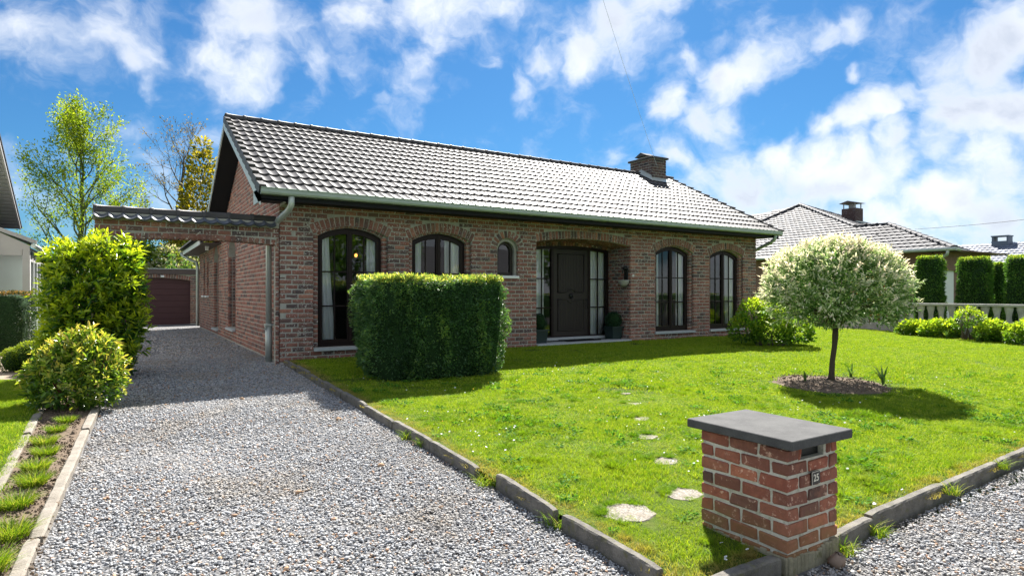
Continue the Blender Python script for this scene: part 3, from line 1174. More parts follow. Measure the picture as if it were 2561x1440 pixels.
YW = YF + 0.150
for nm, o in (('w1', W1), ('w2', W2), ('w4', W4), ('w5', W5)):
    arched_window(IN[nm], YW, sill_o=o)

# the small round-headed window
o = IN['ws']
win = empty('window')
win.parent = house
win['label'] = 'small round-headed window with white sill'
f = MB()
inn = o.outline(14, .06)
inn = [(inn[0][0], o.z0 + .07)] + inn[1:-1] + [(inn[-1][0], o.z0 + .07)]
ring_frame(f, o.outline(14, -.01), inn, YF + .15, YF + .22)
recalc(f.build('frame', M['door'], win))
poly = [(p[0], YF + .185, p[1]) for p in o.outline(14, .055)]
link('pane', mesh_from('pane', poly, [tuple(range(len(poly)))[::-1]]), M['glass'], win)
s = MB()
s.box(6.70, 7.24, YF - .03, YF + .16, 1.50, 1.557, .5, .004)
s.build('sill', M['white'], win)

# tall arched windows of the side wall
for o, hs in ((A1, True), (A2, True), (A3, False), (A4, False)):
    win = empty('window')
    win.parent = house
    win.matrix_local = WEST
    f = MB()
    inn = o.outline(14, .05)
    inn = [(inn[0][0], o.z0 + .05)] + inn[1:-1] + [(inn[-1][0], o.z0 + .05)]
    ring_frame(f, o.outline(14, -.01), inn, XL + .17, XL + .24)
    recalc(f.build('frame', M['wood_dark'], win))
    jb = []
    z = o.z0
    while z < o.zs + .02:
        for k_ in range(2):
            for s_ in (-1, 1):
                jb.append(Matrix.Translation((o.cx + s_ * o.w, XL + .05 + k_ * .105, z + COURSE / 2)) @ Matrix.Rotation(s_ * math.pi / 2 * -1, 4, 'Z') @ Matrix.Diagonal((.092, .02, BH, 1)))
        z += COURSE
    join_shapes('reveal_bricks', jb, BRICKS, M['brick_side'], win)
    if hs:
        f = MB()
        f.box(o.cx - .03, o.cx + .03, XL + .165, XL + .245, o.z0 + .05, o.zs + o.rise - .05)
        f.build('mullion', M['taupe'], win)
    poly = [(p[0], XL + .21, p[1]) for p in o.outline(14, .045)]
    link('pane', mesh_from('pane', poly, [tuple(range(len(poly)))[::-1]]), M['glass'], win)
    s = MB()
    s.box(o.cx - o.w - .02, o.cx + o.w + .02, XL - .07, XL + .18, o.z0 - .06, o.z0 - .003, .5, .004)
    s.build('sill', M['stone_sill'] if hs else M['white'], win)
    d = MB()
    d.box(o.cx - o.w - .1, o.cx + o.w + .1, XL + .8, XL + .82, o.z0 - .1, o.zs + o.rise + .1)
    d.build('dark_panel', M['interior'], win)  # plain dark panel standing indoors behind the pane

# ---------------------------------------------------------------- entrance
door = empty('entrance_door')
door.parent = house
door['label'] = 'dark panelled entrance door with a round knocker and glazed side lights'
DF = Opening(9.275, 1.175, 0.10, 2.245, 0.065)
DX0, DX1 = 8.745, 9.805
f = MB()
inn = DF.outline(18, .05)
inn = [(inn[0][0], .15)] + inn[1:-1] + [(inn[-1][0], .15)]
ring_frame(f, DF.outline(18, -.02), inn, PORCH_Y, PORCH_Y + .09)
for x in (DX0 - .035, DX1 + .035):
    f.box(x - .035, x + .035, PORCH_Y - .004, PORCH_Y + .085, .10, 2.27)
recalc(f.build('frame', M['wood_dark'], door))
leaf = MB()
leaf.box(DX0, DX1, PORCH_Y + .012, PORCH_Y + .065, .12, 2.245)
n = 15
for k in range(n):
    xa = DX0 + .16 + (DX1 - DX0 - .32) * k / n
    xb = DX0 + .16 + (DX1 - DX0 - .32) * (k + 1) / n - .006
    for za, zb in ((.30, 1.02), (1.22, 2.10)):
        leaf.box(xa, xb, PORCH_Y + .004, PORCH_Y + .013, za, zb)
dl = leaf.build('door_leaf', M['door'], door)


def moulding(b, pts, r=.016, y=PORCH_Y + .006):
    b.tube([(p[0], y, p[1]) for p in pts], r, 6)


mo = MB()
cxd = (DX0 + DX1) / 2
xa, xb = DX0 + .13, DX1 - .13
arc_up = [(cxd + .15 * math.cos(a), 1.13 + .15 * math.sin(a)) for a in [math.radians(150 - 12 * i) for i in range(11)]]
arc_dn = [(cxd + .15 * math.cos(a), 1.10 + .15 * math.sin(a)) for a in [math.radians(210 + 12 * i) for i in range(11)]]
moulding(mo, [(xa, 1.20), (xa, 2.13), (xb, 2.13), (xb, 1.20)] + arc_up[::-1] + [(xa, 1.20)])
moulding(mo, [(xa, 1.03), (xa, .27), (xb, .27), (xb, 1.03)] + arc_dn[::-1] + [(xa, 1.03)])
mo.build('panel_moulding', M['door'], door)
kn = MB()
kn.lathe([(0, .0), (.05, .0), (.06, .012), (.05, .03), (.0, .038)], (0, 0, 0), 18)
kn.tube([(0.035 * math.cos(a), 0.045 * math.sin(a) - .02, .032) for a in [2 * math.pi * i / 16 for i in range(17)]], .009, 6)
ko = kn.build('knocker', M['iron'], door)
ko.matrix_local = Matrix.Translation((cxd, PORCH_Y + .008, 1.12)) @ Matrix.Rotation(math.pi / 2, 4, 'X')
hn = MB()
hn.tube([(DX1 - .05, PORCH_Y + .01, 1.02), (DX1 - .05, PORCH_Y - .04, 1.02), (DX1 - .05, PORCH_Y - .045, .82), (DX1 - .05, PORCH_Y + .01, .82)], .010, 8)
hn.build('handle', M['iron'], door)
for xs0, xs1 in ((8.15, DX0 - .07), (DX1 + .07, 10.40)):
    xm = (xs0 + xs1) / 2
    gb = MB()
    gb.box(xm - .012, xm + .012, PORCH_Y + .02, PORCH_Y + .05, .15, 2.25)
    gb.build('glazing_bar', M['wood_dark'], door)
    zz = (.15, .83, 1.53, 2.24)
    for z in zz[1:3]:
        gb = MB()
        gb.box(xs0, xs1, PORCH_Y + .018, PORCH_Y + .052, z - .013, z + .013)
        gb.build('glazing_bar', M['wood_dark'], door)
    for pa, pb in ((xs0, xm), (xm, xs1)):
        for k in range(3):
            link('pane', mesh_from('pane', [(pa, PORCH_Y + .035, zz[k]), (pb, PORCH_Y + .035, zz[k]), (pb, PORCH_Y + .035, zz[k + 1]), (pa, PORCH_Y + .035, zz[k + 1])], [(0, 1, 2, 3)]), M['glass'], door)
st = MB()
st.box(7.715, 9.10, YF - .05, PORCH_Y + .05, -.03, .050, .5, .006)
st.build('door_step', M['stone_sill'], house)
st = MB()
st.box(9.108, 10.505, YF - .05, PORCH_Y + .05, -.03, .050, .5, .006)
st.build('door_step', M['stone_sill'], house)
st = MB()
st.box(7.93, 9.25, PORCH_Y - .16, PORCH_Y + .08, .054, .118, .5, .006)
st.build('threshold', M['stone_sill'], house)
st = MB()
st.box(9.257, 10.503, PORCH_Y - .16, PORCH_Y + .08, .054, .118, .5, .006)
st.build('threshold', M['stone_sill'], house)
o = MB()
o.box(7.70, 8.10, PORCH_Y + .02, PORCH_Y + .12, 0, 2.6)
o.box(7.70, 10.55, PORCH_Y + .05, PORCH_Y + .12, 2.29, 2.6)
join_shapes('brickwork', ring_bricks(DF, PORCH_Y + .008, FRONT, .05, 0.02, .17), BRICKS, M['brick'], rv)
o.build('porch_return', M['mortar'], house)

# curtains behind the glass: things that hang inside
def curtain(xt0, xt1, xb0, xb1, y, z0, z1, label, folds=4):
    V, F = [], []
    nx, nz = folds * 6, 8
    for j in range(nz + 1):
        t = j / nz
        a, b = xt0 + (xb0 - xt0) * (1 - t) ** 1.5, xt1 + (xb1 - xt1) * (1 - t) ** 1.5
        for i in range(nx + 1):
            s = i / nx
            V.append((a + (b - a) * s, y + .028 * math.sin(s * folds * 2 * math.pi) + .012 * math.sin(s * 17 + t), z0 + (z1 - z0) * t))
    for j in range(nz):
        for i in range(nx):
            F.append((j * (nx + 1) + i, j * (nx + 1) + i + 1, (j + 1) * (nx + 1) + i + 1, (j + 1) * (nx + 1) + i))
    o = link('curtain', mesh_from('curtain', V, F, None, True), M['curtain'])
    tag(o, label, 'curtain', 'white curtains inside the windows')


yc = YW + 0.090
curtain(3.03, 3.20, 3.05, 3.34, yc, .22, 2.40, 'white curtain at the left side of the window next to the downpipe', 3)
curtain(3.93, 4.20, 3.93, 4.20, yc, .22, 2.40, 'white curtain at the right side of the window next to the downpipe', 3)
curtain(4.86, 5.05, 4.84, 5.04, yc, .22, 2.40, 'white curtain at the left side of the window behind the clipped yew', 3)
curtain(5.58, 6.08, 5.58, 6.08, yc, .22, 2.40, 'white curtain at the right side of the window behind the clipped yew', 5)
curtain(11.45, 11.66, 11.45, 11.68, yc, .22, 2.40, 'white curtain at the left side of the window right of the door', 3)
curtain(12.36, 12.76, 12.33, 12.76, yc, .22, 2.40, 'white curtain at the right side of the window right of the door', 5)
curtain(13.50, 13.62, 13.50, 13.62, yc, .22, 2.40, 'white curtain at the left side of the window nearest the ornamental tree', 2)
curtain(14.30, 14.78, 14.30, 14.78, yc, .22, 2.40, 'white curtain at the right side of the window nearest the ornamental tree', 5)
curtain(8.20, 8.52, 8.20, 8.52, PORCH_Y + .12, .14, 2.4, 'white curtain in the side light left of the door', 4)
curtain(9.90, 10.50, 9.90, 10.50, PORCH_Y + .12, .14, 2.4, 'white curtain in the side light right of the door', 6)

# a lit lamp inside the first window
lamp = MB()
lamp.lathe([(0, .042), (.022, .034), (.036, 0), (.022, -.034), (0, -.042)], (0, 0, 0), 14)
mb, tb, pb_ = material('warm_lamp_glow')
pb_.inputs['Emission Color'].default_value = (1.0, .36, .06, 1)
pb_.inputs['Emission Strength'].default_value = 1.0
pb_.inputs['Base Color'].default_value = (.9, .5, .2, 1)
lo = lamp.build('lamp_shade', mb)
lr = empty('pendant_lamp', (4.35, 13.4, 2.02), 'small glowing amber lamp hanging behind the window next to the downpipe', 'lamp')
lo.parent = lr
c = MB()
c.tube([(0, 0, .06), (0, 0, .6)], .006, 5)
c.build('cord', M['iron'], lr)

# ================================================================ ROOFS
def tile_shape(w=0.19, L=0.385, lift=0.034, thick=0.030, dip=0.018, rib=0.024, nx=6):
    """interlocking trough tile: x across, y up the slope from the lower edge, z off the roof plane"""
    prof = [(0.0, 0.006), (0.004, dip), (rib * .5, dip + .008), (rib, dip)]
    for i in range(nx + 1):
        u = i / nx
        prof.append((rib + .003 + (w - rib - .003) * u, dip * (2 * u - 1) ** 2 * .95 + 0.002))
    n = len(prof)
    V = [(x, 0.0, z + lift) for x, z in prof] + [(x, L, z) for x, z in prof]
    V += [(x, 0.0, z + lift) for x, z in prof] + [(x, 0.004, z + lift - thick) for x, z in prof]
    F, S = [], []
    for i in range(n - 1):
        F.append((i, i + 1, n + i + 1, n + i))
        S.append(True)
        F.append((2 * n + i + 1, 2 * n + i, 3 * n + i, 3 * n + i + 1))
        S.append(False)
    return np.array(V), np.array(F), S


TILE_V, TILE_F, TILE_S = tile_shape()
roof = empty('roof')
roof.parent = house
SLOPE_A = math.atan(PITCH)
ROOF_X0, ROOF_X1 = 1.93, 15.60


def slope_frame(origin, along, up):
    """matrix: x along the eave, y up the slope, z off the plane"""
    a = Vector(along).normalized()
    u = Vector(up).normalized()
    nrm = a.cross(u).normalized()
    m = Matrix((a, u, nrm)).transposed().to_4x4()
    m.translation = Vector(origin)
    return m


FR = slope_frame((ROOF_X0, EAVE_Y, 2.875), (1, 0, 0), (0, math.cos(SLOPE_A), math.sin(SLOPE_A)))
slope_len = (RIDGE_Y - EAVE_Y) / math.cos(SLOPE_A)
N_ROWS = 13
gauge = (slope_len - 0.05) / N_ROWS
N_COLS = 81
pitch_x = (ROOF_X1 - ROOF_X0) / N_COLS
tiles = []
for r in range(N_ROWS):
    for c in range(N_COLS):
        lx = c * pitch_x
        ly = r * gauge - 0.012
        tiles.append(FR @ Matrix.Translation((lx + random.uniform(-.0012, .0012), ly + random.uniform(-.003, .003), random.uniform(0, .003))) @ Matrix.Rotation(random.uniform(-.004, .004), 4, 'Z') @ Matrix.Diagonal((pitch_x / 0.19, (gauge + .05) / 0.385, 1, 1)))
tile_meshes = []
for k in range(10):
    me = mesh_from('roof_tile', TILE_V, TILE_F, k / 9.0, TILE_S)
    me.materials.append(M['tile'])
    tile_meshes.append(me)


def chimney_zone(p):
    x, y, z = p
    return 14.38 < x < 15.05 and 14.3 < y < 15.5


tiles = [t for t in tiles if not chimney_zone(t.translation + Vector((.1, .17, 0)))]


def tile_size(m):
    p = m.translation
    e = Vector(EYE) - p
    return max(0.0, m.col[2].to_3d().normalized().dot(e.normalized())) / e.length_squared


tiles.sort(key=lambda m: -1.0 / (Vector(EYE) - m.translation).length_squared)
for m in tiles[:285]:
    o = bpy.data.objects.new('roof_tile', tile_meshes[random.randrange(10)])
    COL.objects.link(o)
    o.parent = roof
    o.matrix_local = m
join_shapes('tile_field', tiles[285:], [(TILE_V, TILE_F)], M['tile'], roof, (0, 1), np.tile(np.array(TILE_S), len(tiles) - 285))

deck = MB()
deck.add([(1.90, EAVE_Y + .03, 2.87), (15.62, EAVE_Y + .03, 2.87), (15.62, RIDGE_Y, 5.045), (1.90, RIDGE_Y, 5.045)], [(0, 1, 2, 3)])
deck.add([(1.90, 19.12, 2.87), (15.62, 19.12, 2.87), (15.62, RIDGE_Y, 5.045), (1.90, RIDGE_Y, 5.045)], [(3, 2, 1, 0)])
deck.build('roof_deck', M['tile'], roof)


def half_round(L, r, h, n=7):
    """ridge tile lying along x, seen as an inverted trough with a thicker head"""
    V, F = [], []
    for j, (x, s) in enumerate(((0, 1.10), (.05, 1.10), (.055, 1.0), (L, .96))):
        for k in range(n):
            a = math.pi * k / (n - 1)
            V.append((x, -math.copysign(abs(math.cos(a)) ** .55, math.cos(a)) * r * s, math.sin(a) ** .45 * h * s if 0 < k < n - 1 else -.01))
    for j in range(3):
        for k in range(n - 1):
            F.append((j * n + k, j * n + k + 1, (j + 1) * n + k + 1, (j + 1) * n + k))
    F2 = [f[::-1] for f in F]
    return np.array(V), np.array(F2)


RV, RF = half_round(0.40, 0.115, 0.085)
ridge_mesh = mesh_from('ridge_tile', RV, RF, 0.5, True)
ridge_mesh.materials.append(M['tile'])
x = 1.88
while x < 15.62:
    if not (14.0 < x < 15.0):
        o = bpy.data.objects.new('ridge_tile', ridge_mesh)
        COL.objects.link(o)
        o.parent = roof
        o.matrix_local = Matrix.Translation((x, RIDGE_Y, 5.045 + random.uniform(0, .006))) @ Matrix.Rotation(random.uniform(-.006, .006), 4, 'Y')
    x += 0.365

# verge tiles stepping up the left edge, each with its flap over the barge board
vt = MB()
vt.add([(0, 0, .085), (.105, 0, .080), (.105, .40, .026), (0, .40, .030)], [(0, 1, 2, 3)])
vt.add([(0, 0, .085), (0, .40, .030), (0, .40, -.11), (0, 0, -.075)], [(0, 1, 2, 3)])
vt.add([(0, 0, .085), (0, 0, .040), (.105, 0, .034), (.105, 0, .080)], [(0, 1, 2, 3)])
vme = mesh_from('verge_tile', vt.v, vt.f, .5)
vme.materials.append(M['tile'])
VF = FR.copy()
VF.translation = Vector((1.845, EAVE_Y, 2.875))
for r in range(N_ROWS):
    o = bpy.data.objects.new('verge_tile', vme)
    COL.objects.link(o)
    o.parent = roof
    o.matrix_local = VF @ Matrix.Translation((0, r * gauge - .012, 0))
VR = slope_frame((15.69, EAVE_Y, 2.875), (1, 0, 0), (0, math.cos(SLOPE_A), math.sin(SLOPE_A)))
for r in range(N_ROWS):
    o = bpy.data.objects.new('verge_tile', vme)
    COL.objects.link(o)
    o.parent = roof
    o.matrix_local = VR @ Matrix.Translation((-.105, r * gauge - .012, 0))

# barge boards, soffits and fascia
def slope_board(y0, z0, y1, z1, x0, x1, drop):
    b = MB()
    vs = []
    for x_ in (x0, x1):
        vs += [(x_, y0, z0), (x_, y1, z1), (x_, y1, z1 - drop), (x_, y0, z0 - drop)]
    b.add(vs, [(0, 1, 2, 3), (7, 6, 5, 4), (0, 4, 5, 1), (3, 2, 6, 7), (0, 3, 7, 4), (1, 5, 6, 2)])
    return b


recalc(slope_board(10.66, 2.86, RIDGE_Y, 5.02, 1.862, 1.885, .235).build('barge_board', M['zinc'], roof))
recalc(slope_board(19.10, 2.82, RIDGE_Y, 5.02, 1.862, 1.885, .15).build('barge_board', M['zinc'], roof))
recalc(slope_board(19.10, 2.72, RIDGE_Y, 4.90, 1.886, XL + .02, .03).build('gable_soffit', M['black_board'], roof))
recalc(slope_board(10.70, 2.74, RIDGE_Y, 4.90, 1.886, XL + .02, .03).build('gable_soffit', M['black_board'], roof))
b = MB()
b.box(1.862, 1.885, 10.66, 11.22, 2.68, 2.90)
b.build('barge_end', M['zinc'], roof)
b = MB()
b.box(1.886, 15.64, 10.735, YF + .07, 2.745, 2.77)
b.build('soffit', M['black_board'], roof)
b = MB()
b.box(1.886, 15.64, 10.70, 10.733, 2.72, 2.87)
b.build('fascia', M['black_board'], roof)

# gutter with seams
prof = [(.13, .11), (.118, .118), (.005, .118), (-.008, .112), (-.006, .095), (.0, .088), (.0, .035), (.012, .008), (.05, .0), (.125, .0), (.13, .02)]
gm = MB()
gx0, gx1 = 1.87, 15.64
vs, fs = [], []
for x_ in (gx0, gx1):
    vs += [(x_, 10.565 + py, 2.795 + pz) for py, pz in prof]
n = len(prof)
for k in range(n):
    fs.append((k, (k + 1) % n, n + (k + 1) % n, n + k))
fs.append(tuple(range(n)))
fs.append(tuple(range(n, 2 * n))[::-1])
gm.add(vs, fs)
gutter = recalc(gm.build('gutter', M['zinc_green'], roof))
for k in range(23):
    x_ = 2.02 + k * 0.60
    c = MB()
    vs = []
    for xx in (x_, x_ + .022):
        vs += [(xx, 10.565 + py - .004, 2.795 + pz + (.003 if pz > .1 else -.003)) for py, pz in prof[1:9]]
    m_ = len(prof[1:9])
    fs = [(i, i + 1, m_ + i + 1, m_ + i) for i in range(m_ - 1)]
    c.add(vs, fs + [tuple(range(m_)), tuple(range(m_, 2 * m_))[::-1]])
    recalc(c.build('gutter_clip', M['zinc_green'], roof))

dp = MB()
dp.tube([(2.36, 10.64, 2.80), (2.36, 10.65, 2.66), (2.34, 10.74, 2.58), (2.22, 11.50, 2.36), (2.20, 11.66, 2.28), (2.20, 11.70, 2.15), (2.20, 11.70, 0.62)], .052, 12)
dp.tube([(2.20, 11.70, .64), (2.20, 11.70, -.06)], .060, 12)
pipe = dp.build('downpipe', M['zinc'], house)
c = MB()
c.box(2.13, 2.29, 11.63, 11.77, .60, .635)
c.tube([(2.135, 11.66, .60), (2.135, 11.66, .53)], .012, 6)
c.build('pipe_bracket', M['zinc'], pipe)
dp = MB()
dp.tube([(15.42, 10.64, 2.80), (15.42, 10.68, 2.68), (15.42, 10.80, 2.60), (15.42, 11.25, 2.44), (15.42, 11.36, 2.36), (15.42, 11.38, 0.0)], .048, 10)
dp.build('downpipe', M['zinc_green'], house)

# rear wing eave beside the drive
b = MB()
b.box(1.80, XL + .1, 18.85, 25.1, 2.545, 2.575)
b.build('wing_soffit', M['garage_fascia'], roof)
b = MB()
b.box(1.775, 1.80, 19.2, 25.1, 2.535, 2.66)
b.box(1.80, XL + .1, 25.08, 25.10, 2.50, 2.70)
b.build('wing_fascia', M['white'], roof)
WFm = slope_frame((1.66, 25.14, 2.67), (0, -1, 0), (math.cos(.46), 0, math.sin(.46)))
wt = [WFm @ Matrix.Translation((c * .19, r * .34, 0)) for r in range(6) for c in range(31)]
join_shapes('wing_tiles', wt, [(TILE_V, TILE_F)], M['tile_far'], roof, (0, 1))
b = MB()
b.add([(1.70, 18.6, 2.66), (1.70, 25.12, 2.66), (4.0, 25.12, 3.80), (4.0, 18.6, 3.80)], [(0, 1, 2, 3)])
b.box(2.0, 4.0, 24.9, 25.0, 2.57, 3.0)
b.box(2.35, 12.0, 19.05, 25.0, 2.60, 2.64)  # unseen ceiling and walls, added to stop sunlight leaking through the wing
b.box(11.8, 12.0, 19.05, 25.0, -.1, 2.6)
b.box(2.6, 12.0, 24.8, 25.0, -.1, 2.57)
b.build('wing_deck', M['tile_far'], roof)
dp = MB()
dp.tube([(1.74, 25.0, 2.62), (1.76, 24.95, 2.52), (2.0, 24.78, 2.36), (2.20, 24.66, 2.28), (2.22, 24.64, 2.1), (2.22, 24.64, 0)], .05, 10)
dp.build('downpipe', M['zinc'], house)
fl = MB()
fl.box(2.0, 2.10, 19.9, 20.0, 2.50, 2.545)
fl.box(2.0, 2.08, 19.86, 19.92, 2.42, 2.50)
t_ = fl.build('security_light', M['white'])
tag(t_, 'small white security light under the eave seen through the brick arch', 'light')

# chimney
chim = empty('chimney')
chim.parent = roof
core = MB()
core.box(14.41, 15.02, 14.39, 15.39, 4.5, 5.53)
core.build('chimney_core', M['mortar'], chim)
cb = []
z = 4.66
row = 0
while z + .08 < 5.55:
    for base, x0, x1, yy in ((FRONT, 14.40, 15.03, 14.38), (WEST, -15.40, -14.38, 14.40)):
        x = x0 - (row % 2) * STRETCH / 2
        while x < x1 - .02:
            a, e = max(x, x0), min(x + STRETCH - .014, x1)
            if e - a > .03:
                cb.append(bmat((a + e) / 2, yy, z + .0425, e - a, .03, BH, 0, base))
            x += STRETCH
    z += COURSE
    row += 1
place_bricks(cb, chim, M['brick_chimney'], 110)
b = MB()
b.box(14.34, 15.09, 14.32, 15.46, 5.53, 5.59, .5, .006)
b.build('chimney_cap', M['cap'], chim)
b = MB()
b.box(14.55, 14.90, 14.80, 15.25, 5.593, 5.66)
b.box(14.60, 14.85, 14.85, 15.20, 5.66, 5.70)
b.build('flue_block', M['stoneware'], chim)
b = MB()
b.add([(14.50, 14.74, 5.70), (14.95, 14.74, 5.70), (14.95, 15.30, 5.70), (14.50, 15.30, 5.70), (14.50, 15.02, 5.83), (14.95, 15.02, 5.83)],
      [(0, 1, 5, 4), (2, 3, 4, 5), (1, 2, 5), (3, 0, 4), (3, 2, 1, 0)])
b.build('flue_cowl', M['cap'], chim)
b = MB()
s0 = Vector((0, 0, .05))
def rp(x, y, d=.055):
    return (x, y, 2.875 + (y - EAVE_Y) * PITCH + d)
b.add([rp(14.22, 14.18), rp(15.14, 14.12), rp(15.12, 14.40, .10), rp(14.38, 14.40, .10)], [(0, 1, 2, 3)])
b.add([rp(14.22, 14.18), rp(14.38, 14.40, .16), rp(14.38, 14.86, .18), rp(14.20, 14.86)], [(0, 1, 2, 3)])
b.add([rp(15.14, 14.12), rp(15.16, 14.86), rp(15.05, 14.86, .16), rp(15.05, 14.40, .12)], [(0, 1, 2, 3)])
recalc(b.build('lead_flashing', M['zinc'], chim))

# ================================================================ BRICK ARCH OVER THE DRIVE
arch = empty('brick_archway', (-0.38, YF, 0), 'brick arch spanning the gravel drive with its own little tiled roof', 'archway')
off = Matrix.Translation((0.38, -YF, 0))
AO = Opening(1.10, 1.13, -0.2, 2.015, 0.045, 0.10)
b = wall_backing('wall', -0.37, 2.275, -.2, 2.32, [AO], YF + .014, .20, M['mortar'], arch)
b.matrix_local = off
ab = lay_wall(-.38, 2.28, -.06, 2.33, [AO], YF + .004)
ab += ring_bricks(AO, YF + .004, FRONT, .05, 0, .10, .068, .022)
# underside bricks
und = []
n = 26
for k in range(n):
    a = -AO.amax + 2 * AO.amax * (k + .5) / n
    for j in range(2):
        und.append(Matrix.Translation((AO.cx + (AO.R - .004) * math.sin(a), YF + .012 + j * .105, AO.zc + (AO.R - .004) * math.cos(a))) @ Matrix.Rotation(a, 4, 'Y') @ Matrix.Translation((0, 0, .05)) @ Matrix.Diagonal((.07, .096, .10, 1)))
ab = [m for m in ab]
place_bricks([off @ m for m in ab], arch, M['brick'], 300, lambda p: p.z < 1.7)
join_shapes('soffit_brickwork', [off @ m for m in und], BRICKS, M['brick'], arch)
ATV, ATF, ATS = tile_shape(0.186, 0.30, 0.02, 0.026, 0.032, 0.028, 7)
a_me = []
for k in range(5):
    me = mesh_from('roof_tile', ATV, ATF, k / 4, ATS)
    me.materials.append(M['tile_arch'])
    a_me.append(me)
AF = slope_frame((-.40, YF - .125, 2.305), (1, 0, 0), (0, .26, .155))
for k in range(15):
    w_ = 2.70 / 14.5
    if k == 14:
        continue
    o = bpy.data.objects.new('roof_tile', a_me[k % 5])
    COL.objects.link(o)
    o.parent = arch
    o.matrix_local = off @ AF @ Matrix.Translation((k * w_, 0, 0)) @ Matrix.Diagonal((w_ / .186, 1, 1, 1))
AB = slope_frame((2.30, YF + .345, 2.305), (-1, 0, 0), (0, -.26, .155))
for k in range(14):
    w_ = 2.70 / 14.5
    o = bpy.data.objects.new('roof_tile', a_me[(k * 3) % 5])
    COL.objects.link(o)
    o.parent = arch
    o.matrix_local = off @ AB @ Matrix.Translation((k * w_, 0, 0)) @ Matrix.Diagonal((w_ / .186, 1, 1, 1))
b = MB()
b.box(-.40, 2.28, YF - .02, YF + .24, 2.31, 2.42)
d_ = b.build('tile_bedding', M['mortar'], arch)
d_.matrix_local = off
x = -0.40
while x < 2.15:
    o = bpy.data.objects.new('ridge_tile', ridge_mesh)
    COL.objects.link(o)
    o.parent = arch
    o.matrix_local = off @ Matrix.Translation((x, YF + .11, 2.445)) @ Matrix.Diagonal((1, .95, 1.05, 1))
    x += .372

# ================================================================ PORCH THINGS
def potted_ball(x, y, z0, label, r=.20):
    p = empty('potted_box_ball', (x, y, z0), label, 'potted plant', 'clipped box balls in square pots')
    b = MB()
    def ring(h, s):
        return [(-s, -s, h), (s, -s, h), (s, s, h), (-s, s, h)]
    L = [(0.0, .135), (.27, .165), (.27, .185), (.31, .185), (.31, .160), (.25, .155)]
    vs = []
    for h, s in L:
        vs += ring(h, s)
    fs = [(3, 2, 1, 0)]
    for i in range(len(L) - 1):
        for k in range(4):
            k2 = (k + 1) % 4
            fs.append((i * 4 + k, i * 4 + k2, i * 4 + 4 + k2, i * 4 + 4 + k))
    fs.append(tuple(range(len(L) * 4 - 4, len(L) * 4)))
    b.add(vs, fs)
    b.build('pot', M['pot'], p)
    P, N = shell([(0, 0, .46, r)], 2600, 0.05)
    leaves('foliage', P, N, .020, .012, rng.uniform(0, 1, len(P)), M['box'], p)
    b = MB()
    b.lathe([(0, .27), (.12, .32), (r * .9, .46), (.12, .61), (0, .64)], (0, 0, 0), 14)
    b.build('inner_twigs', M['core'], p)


# ---------------------------------------------------------------- leaf tools
def unit(a):
    return a / np.maximum(np.linalg.norm(a, axis=1, keepdims=True), 1e-9)


def leaves(name, P, D, L, W, tone, mat, parent=None, spread=0.6, shape='diamond', up=0.6, droop=0.12):
    """one folded leaf per point: base P, direction D"""
    n = len(P)
    D = unit(D + rng.normal(0, spread * .5, (n, 3)))
    ref = np.tile(np.array([0, 0, 1.0]), (n, 1)) * up + rng.normal(0, .55, (n, 3))
    S = unit(np.cross(D, ref))
    N = unit(np.cross(S, D))
    N *= np.where(N[:, 2:3] < 0, -1, 1)
    L = (np.asarray(L) * rng.uniform(.7, 1.25, n))[:, None]
    W = (np.asarray(W) * rng.uniform(.75, 1.2, n))[:, None]
    if shape == 'diamond':
        V = np.stack([P, P + D * L * .45 + S * W * .5 + N * W * .18, P + D * L - N * L * droop, P + D * L * .45 - S * W * .5 + N * W * .18], 1)
        k = np.arange(n)[:, None] * 4
        F = np.concatenate([k + np.array([[0, 1, 2]]), k + np.array([[0, 2, 3]])], 1).reshape(-1, 3)
        T = np.repeat(tone, 2)
    else:
        V = np.stack([P, P + D * L * .28 + S * W * .42 + N * W * .15, P + D * L * .66 + S * W * .42 + N * (W * .15 - L * droop * .4),
                      P + D * L - N * L * droop, P + D * L * .66 - S * W * .42 + N * (W * .15 - L * droop * .4), P + D * L * .28 - S * W * .42 + N * W * .15], 1)
        k = np.arange(n)[:, None] * 6
        F = np.concatenate([k + np.array([[0, 1, 2, 3]]), k + np.array([[0, 3, 4, 5]])], 1).reshape(-1, 4)
        T = np.repeat(tone, 2)
    me = mesh_from(name, V.reshape(-1, 3), F, T)
    return link(name, me, mat, parent)


def shell(spheres, n, depth=0.1, zmin=None, squash=1.0):
    """points near the surface of a union of spheres, with outward directions"""
    sp = np.array(spheres, dtype=float)
    area = sp[:, 3] ** 2
    pick = rng.choice(len(sp), int(n * 2.2), p=area / area.sum())
    d = unit(rng.normal(0, 1, (len(pick), 3)))
    rr = sp[pick, 3] * (1 - depth * rng.random(len(pick)) ** 1.5)
    P = sp[pick, :3] + d * rr[:, None]
    ok = np.ones(len(P), dtype=bool)
    for s in sp:
        ok &= np.linalg.norm(P - s[:3], axis=1) > s[3] * (1 - depth) - 1e-6
    if zmin is not None:
        ok &= P[:, 2] > zmin
    P, d = P[ok], d[ok]
    return P[:n], d[:n]


def shoots(P, D, per, length, tone_in, tone_tip, spread=.5):
    """leaves set along short shoots: returns leaf bases, directions, tones, position along the shoot"""
    n = len(P)
    t = np.tile(np.linspace(0.05, 1, per), n)
    d = np.repeat(D, per, 0)
    p = np.repeat(P, per, 0) + d * (t * length)[:, None]
    rad = unit(np.cross(d, rng.normal(0, 1, (n * per, 3))))
    ld = unit(d * (0.35 + 0.6 * t)[:, None] + rad * .8)
    tip = np.repeat(rng.uniform(0, 1, n), per)
    tone = tone_in + (tone_tip - tone_in) * t ** 1.5 * tip + rng.normal(0, .07, n * per)
    return p, ld, np.clip(tone, 0, 1), t


